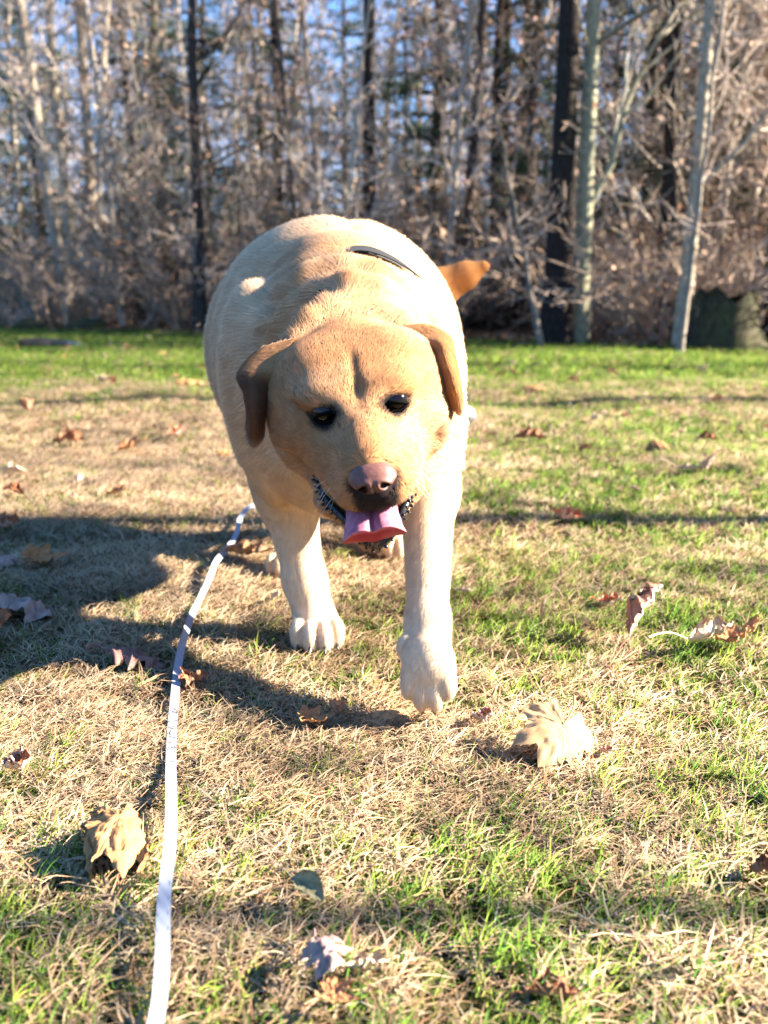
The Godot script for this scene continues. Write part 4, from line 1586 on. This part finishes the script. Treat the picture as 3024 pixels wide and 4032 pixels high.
func strand(hairs: int, spread: float, width: float) -> ArrayMesh:
	var b := Buf.new()
	for k in hairs:
		var root := Vector3(rnd(-spread, spread), 0, rnd(-spread, spread))
		var bend := lerpf(-0.08, 0.02, fposmod((k + 0.5) / hairs * 1.6 + 0.2, 1.0))
		var yaw := rnd(-0.22, 0.22)
		var ln := rnd(0.7, 1.15)
		var tone := lerpf(0.74, 1.22, fposmod((k + 0.5) / hairs + 0.37 * (k % 2), 1.0))
		var col := Color(tone, tone * rnd(0.97, 1.02), tone * rnd(0.93, 1.05))
		var side := Vector3(1, 0, 0).rotated(Vector3.UP, rnd(-0.8, 0.8))
		var p1 := root + Vector3(yaw * 0.45, 0.5, bend * 0.2) * ln
		var p2 := root + Vector3(yaw, 1.0, -bend) * ln
		var nn := Vector3(0, 0.22, 0.97).normalized()
		var q := b.vert(root - side * width, nn, col * 0.96)
		b.vert(root + side * width, nn, col * 0.96)
		b.vert(p1 - side * width * 0.75, nn, col)
		b.vert(p1 + side * width * 0.75, nn, col)
		b.vert(p2, nn, col * 1.06)
		b.tri(q, q + 1, q + 2)
		b.tri(q + 1, q + 3, q + 2)
		b.tri(q + 2, q + 3, q + 4)
	return b.mesh()


func fur(skin: Buf, coat_tris: int) -> void:
	var buf := PackedFloat32Array()
	var buf2 := PackedFloat32Array()
	for t in range(0, skin.i.size(), 3):
		var ia := skin.i[t]
		var ib := skin.i[t + 1]
		var ic := skin.i[t + 2]
		var a := skin.v[ia]
		var b := skin.v[ib]
		var c := skin.v[ic]
		var ctr := (a + b + c) / 3.0
		var nn := (skin.n[ia] + skin.n[ib] + skin.n[ic]).normalized()
		var area := (b - a).cross(c - a).length() * 0.5
		var l := head.affine_inverse() * ctr
		var hd := off_head(l)
		var on_ear := t >= coat_tris
		var on_head := hd < 0.115 or on_ear
		var density := 130000.0
		if on_head: density = 520000.0
		elif ctr.z < -1.6: density = 60000.0
		elif ctr.y < 0.30 or ctr.z > -1.35: density = 210000.0
		# no hair on the eyes, the nose and the inside of the mouth
		if ((Vector3(absf(l.x), l.y, l.z) - Vector3(0.0345, 0.0080, 0.018)) / Vector3(0.0140, 0.0074, 0.022)).length() < 1.0 and not on_ear:
			continue
		if (l - Vector3(0, -0.0235, 0.106)).length() < 0.020:
			continue
		if skin.c[ia].r < 0.07 and l.y < -0.06 and l.z < 0.085 and l.z > -0.03:
			continue
		if ctr.y < 0.004: continue
		var want := area * density
		var count := int(want) + (1 if rng.randf() < want - int(want) else 0)
		if count == 0: continue
		var flow := fur_flow(ctr)
		if on_ear:
			flow = (-head.basis.y + head.basis.x * signf(l.x) * 0.2).normalized()
		var ln := 0.022
		if on_head:
			ln = 0.0090 if l.z > -0.02 else lerpf(0.0090, 0.013, smoothstep(-0.02, -0.12, l.z))
			if on_ear: ln = 0.007
		elif ctr.x > 0.05 and ctr.z < -1.87 and ctr.y > 0.44: ln = 0.010
		elif ctr.y < 0.12: ln = 0.009
		elif ctr.y < 0.27: ln = 0.010
		elif ctr.y > 0.42 and ctr.z > -1.45: ln = 0.017
		for k in count:
			var u := rng.randf()
			var w := rng.randf()
			if u + w > 1.0:
				u = 1.0 - u
				w = 1.0 - w
			var p := a + (b - a) * u + (c - a) * w
			var sn := skin_noise.get_noise_3dv(p * 55.0)
			var turn := sn * (0.3 if on_head else 0.36)
			var f := (flow + nn.cross(flow) * (turn + rnd(-0.18, 0.18)))
			f = (f - nn * f.dot(nn))
			if f.length_squared() < 0.01:
				f = nn.cross(Vector3.RIGHT)
			f = f.normalized()
			var lift := (rnd(0.07, 0.24) + 0.08 * sn) * (0.72 if on_head else (0.7 if ctr.y < 0.42 or ctr.z < -1.45 else 1.0))
			var y := (f * cos(lift) + nn * sin(lift))
			var xx := y.cross(nn).normalized()
			var zz := xx.cross(y)
			var col: Color = skin.c[ia] * (1.0 - u - w) + skin.c[ib] * u + skin.c[ic] * w
			var tone := rnd(0.82, 1.16) * (1.0 + 0.30 * sn)
			col = Color(col.r * tone, col.g * tone, col.b * tone)
			var s := ln * rnd(0.75, 1.2)
			row(buf2 if on_head else buf, xx * s, y * s, zz * s, p - nn * s * 0.05, col)
	print("fur ", buf.size() / 16, " + ", buf2.size() / 16)
	var o := multi("fur", strand(5, 0.16, 0.020), mats.fur, buf, dog)
	o.position = -dog.position
	o = multi("fur", strand(4, 0.22, 0.030), mats.fur, buf2, dog)
	o.position = -dog.position


# ---------------------------------------------------------------- leash and leaves
func make_leash() -> void:
	# lies on the grass from the photographer's feet to behind the dog, turning over as it goes
	var key := [[-0.128, 0.02, -0.40, 0.0], [-0.146, 0.02, -0.48, 0.05], [-0.153, 0.022, -0.545, 0.1], [-0.172, 0.028, -0.64, -0.15], [-0.181, 0.034, -0.70, 0.1], [-0.197, 0.030, -0.775, 0.25], [-0.219, 0.028, -0.87, 0.0], [-0.238, 0.026, -0.96, -0.1], [-0.256, 0.030, -1.06, 0.15], [-0.268, 0.034, -1.13, 0.5],
		[-0.276, 0.040, -1.20, 0.8], [-0.290, 0.032, -1.32, 0.7], [-0.297, 0.026, -1.42, 0.2], [-0.297, 0.034, -1.50, 0.6], [-0.302, 0.038, -1.60, 0.8], [-0.300, 0.034, -1.70, 0.4], [-0.300, 0.034, -1.82, 0.1], [-0.310, 0.040, -1.96, 0.3], [-0.296, 0.045, -2.04, 0.9], [-0.260, 0.030, -2.08, 0.3], [-0.18, 0.022, -2.10, 0.0], [-0.10, 0.02, -2.10, 0.0], [0.0, 0.02, -2.09, 0.0], [0.06, 0.06, -2.06, 0.2], [0.085, 0.20, -2.0, 0.4], [0.07, 0.33, -1.98, 0.4]]
	var curve := Curve3D.new()
	for k in key.size():
		var p := Vector3(key[k][0], key[k][1] - 0.014 + 0.012 * smoothstep(-0.95, -0.70, key[k][2]), key[k][2])
		var a := Vector3(key[maxi(k - 1, 0)][0], key[maxi(k - 1, 0)][1], key[maxi(k - 1, 0)][2])
		var c := Vector3(key[mini(k + 1, key.size() - 1)][0], key[mini(k + 1, key.size() - 1)][1], key[mini(k + 1, key.size() - 1)][2])
		curve.add_point(p, (a - c) / 6.0, (c - a) / 6.0)
	curve.bake_interval = 0.004
	var b := Buf.new()
	var th := Buf.new()
	var steps := 420
	var total := curve.get_baked_length()
	var last := -1
	var hw := 0.0054
	for k in steps + 1:
		var s := total * k / steps
		var p := curve.sample_baked(s, true)
		var t := (curve.sample_baked(minf(s + 0.006, total), true) - curve.sample_baked(maxf(s - 0.006, 0.0), true)).normalized()
		var f := float(k) / steps * (key.size() - 1)
		var i0 := mini(int(f), key.size() - 2)
		# twist belongs to the nearest key along the path
		var tw := 0.0
		var best := 1e9
		for q in range(key.size() - 1):
			var p0 := Vector3(key[q][0], key[q][1], key[q][2])
			var p1 := Vector3(key[q + 1][0], key[q + 1][1], key[q + 1][2])
			var g := clampf((p - p0).dot(p1 - p0) / (p1 - p0).length_squared(), 0.0, 1.0)
			var dd := p.distance_to(p0.lerp(p1, g))
			if dd < best:
				best = dd
				tw = lerpf(key[q][3], key[q + 1][3], smoothstep(0.0, 1.0, g))
		var side := t.cross(Vector3.UP).normalized().rotated(t, tw)
		var nn := side.cross(t).normalized()
		if nn.y < 0.0: nn = -nn
		var first := b.v.size()
		for j in 9:
			var w := lerpf(-1.0, 1.0, j / 8.0)
			var weave := 0.90 + 0.10 * sin(s * 2600.0 + j)
			var col := Color(0.27, 0.285, 0.33) * weave
			b.vert(p + side * w * hw + nn * 0.0008, nn, col)
			b.vert(p + side * w * hw - nn * 0.0008, -nn, col)
		if last >= 0:
			for j in 8:
				b.tri(last + j * 2, last + j * 2 + 2, first + j * 2)
				b.tri(last + j * 2 + 2, first + j * 2 + 2, first + j * 2)
				b.tri(last + j * 2 + 1, last + j * 2 + 3, first + j * 2 + 1)
				b.tri(last + j * 2 + 3, first + j * 2 + 3, first + j * 2 + 1)
			for j in [0, 8]:
				b.tri(last + j * 2, first + j * 2, last + j * 2 + 1)
				b.tri(first + j * 2, first + j * 2 + 1, last + j * 2 + 1)
		# two rows of dark stitches
		if k % 3 == 1:
			for w: float in [-0.72, 0.72]:
				var q := p + side * w * hw + nn * 0.0010
				var v0 := th.vert(q - side * 0.00035 - t * 0.0022, nn, Color(0.20, 0.21, 0.25))
				th.vert(q + side * 0.00035 - t * 0.0022, nn, Color(0.20, 0.21, 0.25))
				th.vert(q + side * 0.00035 + t * 0.0022, nn, Color(0.20, 0.21, 0.25))
				th.vert(q - side * 0.00035 + t * 0.0022, nn, Color(0.20, 0.21, 0.25))
				th.tri(v0, v0 + 1, v0 + 2)
				th.tri(v0, v0 + 2, v0 + 3)
		last = first
	var o := base("leash", Vector3(-0.2, 0, -1.2))
	part("webbing", b.mesh(), mats.webbing, o)
	part("stitching", th.mesh(), mats.webbing, o).set_meta("kind", "stuff")
	tag(o, "long flat white webbing leash trailing over the grass from the dog to the camera", "leash")


# a dry lobed leaf, stem at the origin and tip along +z, one unit long
func leaf_mesh(lobes: int, depth: float, width: float, roll: float, bend: float, crumple: float, seed_: int, col: Color, back: Color) -> ArrayMesh:
	var f := FastNoiseLite.new()
	f.seed = seed_
	f.frequency = 1.0
	var b := Buf.new()
	var rows := 40
	var cols := 12
	for side in 2:
		var first := b.v.size()
		for r in rows + 1:
			var u := float(r) / rows
			var body := pow(sin(PI * pow(u, 0.75)), 0.7) if u > 0.0 and u < 1.0 else 0.0
			var ph := u * lobes
			var saw := absf(fposmod(ph, 1.0) - 0.5) * 2.0
			var notch := 1.0 - depth * pow(saw, 0.85)
			for c in cols + 1:
				var w := lerpf(-1.0, 1.0, float(c) / cols)
				var hw := width * body * notch * (0.9 + 0.2 * f.get_noise_2d(u * 6.0, w * 0.01 + 9.0 * signf(w)))
				# lobes sweep forward towards the tip
				var x := w * hw
				var z := u + 0.30 * absf(w) * hw / width * (1.0 - u)
				var y := 0.0
				# roll the sides up or down, bend the length, crumple
				var a := w * roll * (0.6 + 0.4 * f.get_noise_2d(u * 3.0, 4.0))
				var p := Vector3(x * cos(a), absf(x) * sin(absf(a)) * signf(roll), z)
				p.y += crumple * (f.get_noise_2d(p.x * 4.0, p.z * 4.0) + 0.5 * f.get_noise_2d(p.x * 9.0 + 7.0, p.z * 9.0))
				p.y += crumple * 0.18 * cos(ph * TAU) * absf(w)
				var an := bend * (p.z - 0.5)
				var rad := 1.0 / bend if absf(bend) > 0.01 else 0.0
				if rad != 0.0:
					p = Vector3(p.x, rad - (rad - p.y) * cos(an), (rad - p.y) * sin(an) + 0.5)
				var vein := maxf(smoothstep(0.05, 0.0, absf(w)), smoothstep(0.16, 0.0, absf(fposmod(ph - 0.5 * absf(w), 1.0) - 0.35)) * 0.6)
				var mott := 1.0 + 0.35 * f.get_noise_2d(p.x * 5.0 + 30.0, u * 5.0) + 0.15 * f.get_noise_2d(p.x * 25.0, u * 25.0)
				var cc := (col if side == 0 else back) * mott
				cc = cc.lerp(cc * 1.4 if side == 1 else cc * 0.55, vein * 0.8)
				b.vert(p - Vector3(0, 0.004 * side, 0), Vector3.UP if side == 0 else Vector3.DOWN, cc)
		for r in rows:
			for c in cols:
				var a := first + r * (cols + 1) + c
				b.tri(a, a + 1, a + cols + 1)
				b.tri(a + 1, a + cols + 2, a + cols + 1)
		# normals of this side from its faces
		var acc := PackedVector3Array()
		acc.resize(b.v.size())
		for t in range((0 if side == 0 else rows * cols * 6), b.i.size(), 3):
			var g := -(b.v[b.i[t + 1]] - b.v[b.i[t]]).cross(b.v[b.i[t + 2]] - b.v[b.i[t]])
			for k in 3: acc[b.i[t + k]] += g
		for k in range(first, b.v.size()):
			if acc[k].length() > 0.0: b.n[k] = acc[k].normalized()
	return b.mesh()


# a dry leaf with pointed lobes spreading from its stem, at the origin; arch bends it across, droop lets the tips hang
func palm_mesh(lobes: Array, arch: float, droop: float, crumple: float, seed_: int, col: Color, back: Color) -> ArrayMesh:
	var f := FastNoiseLite.new()
	f.seed = seed_
	f.frequency = 1.0
	var b := Buf.new()
	var rings := 12
	var seg := 84
	for side in 2:
		var first := b.v.size()
		var from := b.i.size()
		for r in rings + 1:
			for k in seg + 1:
				var th := lerpf(-2.75, 2.75, float(k) / seg)
				var reach := 0.40
				var vein := 0.0
				for l in lobes:
					var d: float = absf(th - l[0])
					reach = maxf(reach, 0.40 + (l[1] - 0.40) * pow(clampf(1.0 - d / l[2], 0.0, 1.0), 0.9))
					vein = maxf(vein, smoothstep(0.035, 0.0, d * (0.25 + float(r) / rings)))
				reach *= 1.0 + 0.07 * f.get_noise_1d(th * 9.0) + 0.03 * f.get_noise_1d(th * 31.0)
				var u := float(r) / rings
				var p := Vector3(sin(th), 0, cos(th)) * reach * u
				var crease := crumple * (f.get_noise_2d(p.x * 3.5, p.z * 3.5) + 0.45 * f.get_noise_2d(p.x * 9.0 + 5.0, p.z * 9.0))
				p.y = crease - vein * 0.004 * u - droop * p.length_squared() + 0.06 * u * u * f.get_noise_1d(th * 4.0 + 20.0)
				if absf(arch) > 0.01:
					var rad := 1.0 / arch
					var an := p.x * arch
					p = Vector3((rad + p.y) * sin(an), (rad + p.y) * cos(an) - rad, p.z)
				var c := (col if side == 0 else back) * (1.0 + 0.30 * f.get_noise_2d(p.x * 5.0 + 30.0, p.z * 5.0) + 0.16 * f.get_noise_2d(p.x * 24.0, p.z * 24.0))
				c = c.lerp(c * 0.5, smoothstep(0.35, 0.6, f.get_noise_2d(p.x * 12.0 + 70.0, p.z * 12.0)))
				c = c.lerp(c * (0.7 if side == 0 else 1.3), vein * 0.5)
				b.vert(p - Vector3(0, 0.004 * side, 0), Vector3.UP if side == 0 else Vector3.DOWN, c)
		for r in rings:
			for k in seg:
				var a := first + r * (seg + 1) + k
				if r > 0: b.tri(a, a + 1, a + seg + 1)
				b.tri(a + 1, a + seg + 2, a + seg + 1)
		var acc := PackedVector3Array()
		acc.resize(b.v.size())
		for t in range(from, b.i.size(), 3):
			var g := -(b.v[b.i[t + 1]] - b.v[b.i[t]]).cross(b.v[b.i[t + 2]] - b.v[b.i[t]])
			for k in 3: acc[b.i[t + k]] += g
		for k in range(first, b.v.size()):
			if acc[k].length() > 0.0: b.n[k] = acc[k].normalized()
	return b.mesh()


func stem_mesh(ln: float, arch: float, col: Color) -> ArrayMesh:
	var b := Buf.new()
	var pts := PackedVector3Array()
	var rad := PackedFloat32Array()
	for k in 7:
		var f := k / 6.0
		pts.append(Vector3(0.04 * sin(f * 3.0), arch * sin(f * PI * 0.9), -ln * f))
		rad.append(0.012 + 0.010 * f * f)
	b.tube(pts, rad, 6, col, col * 0.8)
	return b.mesh()


func make_leaves() -> void:
	var tan_ := Color(0.46, 0.28, 0.13)
	var cream := Color(0.62, 0.47, 0.30)
	var mauve := Color(0.36, 0.235, 0.20)
	var orange := Color(0.40, 0.175, 0.07)
	var brown := Color(0.23, 0.095, 0.045)
	var rust := Color(0.36, 0.11, 0.045)
	# [x, z, length, turn, pitch, roll of the leaf, kind, lift, label]
	# kinds: [lobes, depth, width, side roll, bend, crumple, colour, underside, stem]
	var kinds := [
		[0, [[0.0, 0.72, 0.55], [0.95, 0.80, 0.50], [-0.95, 0.80, 0.50], [1.9, 0.62, 0.45], [-1.9, 0.62, 0.45]], 2.6, 0.3, 0.08, 0, Color(0.37, 0.195, 0.08), Color(0.44, 0.26, 0.13), 0.0],   # 0 arched tan
		[0, [[0.0, 0.78, 0.50], [0.85, 0.72, 0.42], [-0.85, 0.74, 0.42], [1.75, 0.66, 0.45], [-1.75, 0.62, 0.45]], 0.8, 0.3, 0.035, 0, Color(0.46, 0.28, 0.135), Color(0.50, 0.36, 0.21), 0.5],   # 1 broad pointed tan
		[2, 0.45, 0.34, 2.3, -0.5, 0.10, Color(0.30, 0.14, 0.09), Color(0.60, 0.46, 0.36), 1.0],       # 2 rolled, long stem
		[2, 0.5, 0.42, 1.9, 0.7, 0.12, Color(0.58, 0.44, 0.29), Color(0.60, 0.46, 0.31), 0.9],         # 3 curled pale
		[3, 0.62, 0.48, -0.7, -0.9, 0.09, Color(0.33, 0.215, 0.175), Color(0.40, 0.28, 0.23), 0.3],    # 4 mauve oak
		[2, 0.5, 0.42, 1.5, -0.9, 0.12, brown, Color(0.34, 0.18, 0.11), 0.3],                          # 5 dark curled
		[0, [[0.0, 0.85, 0.45], [0.9, 0.62, 0.40], [-0.9, 0.66, 0.40], [1.8, 0.55, 0.4], [-1.8, 0.52, 0.4]], -1.3, -0.35, 0.10, 0, Color(0.38, 0.175, 0.075), Color(0.48, 0.26, 0.12), 0.3],   # 6 orange brown
		[2, 0.5, 0.44, 1.6, 0.7, 0.12, rust, Color(0.60, 0.43, 0.34), 0.3],                            # 7 rusty
		[1, 0.0, 0.40, 1.2, -0.9, 0.05, Color(0.24, 0.215, 0.115), Color(0.20, 0.20, 0.125), 0.5],        # 8 pale green
		[3, 0.55, 0.44, -0.9, -0.9, 0.08, Color(0.20, 0.105, 0.085), Color(0.26, 0.16, 0.12), 0.3],    # 9 darker mauve brown
	]
	var shapes := []
	var stems := []
	for k in kinds:
		if k[0] == 0:
			shapes.append(palm_mesh(k[1], k[2], k[3], k[4], shapes.size() * 7 + 3, k[6], k[7]))
			stems.append(stem_mesh(k[8], 0.06, k[6] * 1.1) if k[8] > 0.0 else null)
			continue
		shapes.append(leaf_mesh(k[0], k[1], k[2], k[3], k[4], k[5], shapes.size() * 7 + 3, k[6], k[7]))
		stems.append(stem_mesh(k[8], 0.10, k[6] * 1.1) if k[8] > 0.0 else null)
	var spots := [
		[-0.226, -0.715, 0.085, 0.35, 0.10, -0.25, 0, 0.040, "large tan leaf arched like a tunnel, left of the leash in the foreground"],
		[0.188, -0.910, 0.084, -0.45, 0.40, -0.50, 1, 0.036, "broad tan oak leaf propped on the grass right of the raised paw"],
		[0.375, -1.27, 0.100, 2.3, -0.60, -0.4, 2, 0.055, "rolled brown and cream leaf standing up on a long pale stem, right of the dog"],
		[0.452, -1.215, 0.085, 2.0, -0.15, 0.3, 3, 0.034, "curled cream leaf with an orange edge at the right, beside a brown leaf"],
		[0.500, -1.225, 0.070, 2.2, -0.1, -0.4, 6, 0.028, "orange brown curled leaf touching the cream leaf at the right"],
		[-0.330, -1.160, 0.095, 1.3, 0.2, -0.2, 9, 0.024, "mauve brown oak leaf in the dog's shadow just left of the leash"],
		[-0.243, -1.085, 0.060, -0.6, 0.1, 0.2, 5, 0.014, "dark brown curled leaf just right of the leash in the dog's shadow"],
		[-0.560, -1.345, 0.135, 1.3, 0.15, -0.2, 4, 0.036, "big pale mauve oak leaf in the shade at the left edge of the picture"],
		[-0.545, -1.235, 0.090, 0.6, -0.5, 0.6, 5, 0.034, "brown rolled leaf below the big mauve leaf at the left edge"],
		[-0.625, -1.625, 0.070, 2.0, 0.1, 0.3, 6, 0.018, "orange and brown curled leaf at the far corner of the dog's shadow"],
		[-0.695, -1.635, 0.070, 0.4, 0.0, 0.2, 4, 0.018, "greyish mauve leaf left of the orange leaf in the shadow's far corner"],
		[-0.080, -0.978, 0.038, 1.9, 0.2, 0.1, 6, 0.016, "small bright orange leaf in front of the raised paw's shadow"],
		[-0.052, -1.005, 0.040, 0.2, -0.9, 0.1, 5, 0.020, "small brown leaf standing upright in the raised paw's shadow"],
		[0.000, -1.010, 0.060, -1.0, 0.1, 0.0, 1, 0.012, "tan leaf lying flat in the shadow below the raised paw"],
		[0.115, -0.985, 0.045, 0.5, -0.5, 0.2, 7, 0.018, "small rusty leaf with a pale rim, right of the raised paw"],
		[-0.370, -0.860, 0.055, 1.0, -0.4, 0.3, 7, 0.020, "reddish curled leaf standing in the grass near the left edge of the foreground"],
		[-0.062, -0.655, 0.036, 0.9, 0.2, 0.3, 8, 0.024, "dull olive leaf folded in the foreground grass right of the leash"],
		[-0.045, -0.570, 0.055, 0.3, -0.2, 0.3, 4, 0.034, "greyish mauve crumpled leaf at the bottom centre of the picture"],
		[-0.012, -0.572, 0.035, 1.8, 0.0, 0.2, 3, 0.018, "small cream leaf touching the mauve crumpled leaf at bottom centre"],
		[-0.033, -0.536, 0.026, 1.2, 0.1, 0.0, 6, 0.022, "small orange leaf cut by the lower edge of the picture"],
		[0.118, -0.556, 0.040, 1.6, 0.05, 0.0, 5, 0.012, "thin brown leaf half sunk in the grass at lower right"],
		[0.322, -0.690, 0.045, 0.4, -0.4, 0.4, 5, 0.020, "grey brown curled leaf cut by the right edge of the foreground"],
		[-0.260, -1.690, 0.080, 1.3, 0.1, -0.1, 6, 0.018, "orange brown leaf on the grass between the leash and the planted foreleg"],
		[-0.175, -1.430, 0.035, 0.6, -0.6, 0.0, 3, 0.016, "small pale leaf standing behind the planted forepaw's outer side"],
		[0.490, -3.08, 0.11, 1.4, 0.0, 0.2, 5, 0.03, "dark brown curled leaf on the sunlit grass close right of the dog"],
		[0.905, -2.55, 0.085, 0.3, -0.7, 0.2, 7, 0.03, "rusty leaf standing on edge beside a pale leaf at right"],
		[0.850, -2.55, 0.065, 1.5, 0.0, 0.0, 3, 0.02, "pale leaf lying left of the standing rusty leaf at right"],
		[1.105, -3.14, 0.075, 1.2, 0.0, 0.3, 5, 0.025, "dark leaf behind the standing rusty leaf at right"],
		[0.632, -2.88, 0.055, 0.7, -0.3, 0.0, 5, 0.02, "small dark leaf in the green grass right of the dog, between two larger leaves"],
		[0.400, -1.97, 0.085, 1.0, 0.1, 0.0, 7, 0.02, "red brown leaf on the band of shade right of the dog's legs"],
		[0.132, -1.47, 0.030, 1.6, 0.1, 0.0, 3, 0.016, "tiny pale leaf on the straw between the raised leg and the standing leaf"],
		[0.632, -2.29, 0.032, 0.6, 0.1, 0.0, 3, 0.02, "tiny cream leaf in the grass above the band of shade at right"],
		[-1.105, -5.29, 0.16, 1.5, 0.0, -0.1, 0, 0.045, "large tan leaf lying on the green strip left of the dog"],
		[-1.605, -5.33, 0.11, 0.9, 0.0, 0.0, 3, 0.03, "cream leaf lying on the grass left of the large tan leaf"],
		[-1.105, -3.21, 0.13, 1.3, -0.1, 0.3, 5, 0.035, "dark and tan curled leaf on the straw at middle left"],
		[-0.845, -3.06, 0.09, 1.6, -0.2, 0.2, 6, 0.03, "orange leaf on the straw right of the dark curled leaf at middle left"],
		[-1.590, -4.12, 0.12, 0.3, -0.6, 0.1, 5, 0.04, "dark brown leaf standing in the grass at far left"],
		[-0.795, -1.885, 0.085, 1.5, 0.0, 0.2, 7, 0.022, "red brown leaf at the left edge above the dog's shadow"],
		[-0.822, -2.445, 0.045, 0.3, -0.7, 0.0, 7, 0.02, "small reddish leaf standing on the straw at left"],
		[-0.668, -2.27, 0.055, 1.0, -0.1, 0.2, 6, 0.018, "small orange leaf on the straw left of the leash's far bend"],
		[-1.042, -2.56, 0.085, 1.4, 0.0, 0.0, 3, 0.02, "yellowish cream leaf lying at the left edge of the straw"],
		[0.240, -0.912, 0.026, 0.3, -0.5, 0.0, 7, 0.014, "tiny red brown leaf right of the broad tan oak leaf"],
		[0.825, -5.08, 0.13, 1.2, 0.0, 0.0, 0, 0.035, "pinkish tan leaf on the far green grass right of the dog"],
		[0.365, -1.42, 0.055, 2.0, 0.0, 0.0, 7, 0.012, "flat reddish leaf in the grass left of the rolled leaf with the long stem"],
	]
	for s in spots:
		var k: int = s[6]
		var at := Vector3(s[0], ground_y(s[0], s[1]) + s[7], s[1])
		var o := base("fallen_leaf", at)
		o.basis = Basis(Vector3.UP, s[3]) * Basis(Vector3.RIGHT, s[4]) * Basis(Vector3.BACK, s[5]) * Basis().scaled(Vector3.ONE * s[2])
		var bl := put("blade", shapes[k], mats.leaf, o)
		if kinds[k][0] == 0:
			bl.position = Vector3(0, 0, -0.15)
			if stems[k]: put("stem", stems[k], mats.leaf, o).position = Vector3(0, 0, -0.15)
		else:
			bl.position = Vector3(0, 0, -0.5)
		if stems[k] and kinds[k][0] != 0:
			var st := put("stem", stems[k], mats.leaf, o)
			var rad: float = 1.0 / kinds[k][4]
			var an: float = kinds[k][4] * -0.5
			st.position = Vector3(0, rad - rad * cos(an), rad * sin(an))
			st.rotation.x = -an
		tag(o, s[8], "leaf")
	# scattered smaller leaves farther out, alike
	var proto: Node3D = null
	var n := 0
	while n < 70:
		var d := rnd(2.2, 12.5)
		var x := rnd(-1, 1) * 0.43 * d
		if into_woods(x, -d) > -0.2 or (absf(x + 0.1) < 0.45 and d < 2.4):
			continue
		var o := base("small_leaf", Vector3(x, ground_y(x, -d) + 0.022 + 0.002 * d, -d))
		var k: int = [3, 5, 6, 7, 0, 5][rng.randi() % 6]
		put("blade", shapes[k], mats.leaf, o).position = Vector3(0, 0, -0.15 if kinds[k][0] == 0 else -0.5)
		o.basis = Basis(Vector3.UP, rnd(0, TAU)) * Basis(Vector3.RIGHT, rnd(-0.4, 0.4)) * Basis(Vector3.BACK, rnd(-0.4, 0.4)) * Basis().scaled(Vector3.ONE * rnd(0.03, 0.075) * (1.0 + 0.04 * d))
		var say := "small %s leaf on the lawn %s %s" % [{0: "arched tan", 3: "curled cream", 5: "dark brown", 6: "orange brown", 7: "rusty red"}[k], "left of the dog," if x < -0.05 * d else "right of the dog,", "level with its legs" if d < 3.5 else ("halfway to the woods" if d < 8.0 else "near the woods")]
		tag(o, say, "leaf", say)
		n += 1
	# a small pale stone in the grass behind the dog
	var sb := Buf.new()
	sb.ball(Vector3.ZERO, Vector3(0.035, 0.045, 0.035), Basis(), 10, 14, Color(0.42, 0.40, 0.40))
	for k in sb.v.size():
		var q := sb.v[k]
		sb.v[k] = q * (1.0 + 0.10 * sin(q.x * 90.0) * cos(q.y * 70.0))
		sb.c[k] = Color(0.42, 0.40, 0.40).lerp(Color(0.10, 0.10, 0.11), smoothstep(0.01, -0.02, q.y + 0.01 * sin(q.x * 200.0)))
	var so := put("stone", sb.mesh(), mats.bark)
	so.position = Vector3(0.322, ground_y(0.322, -3.58) + 0.035, -3.58)
	tag(so, "small pale grey stone in the grass just right of the dog", "stone")
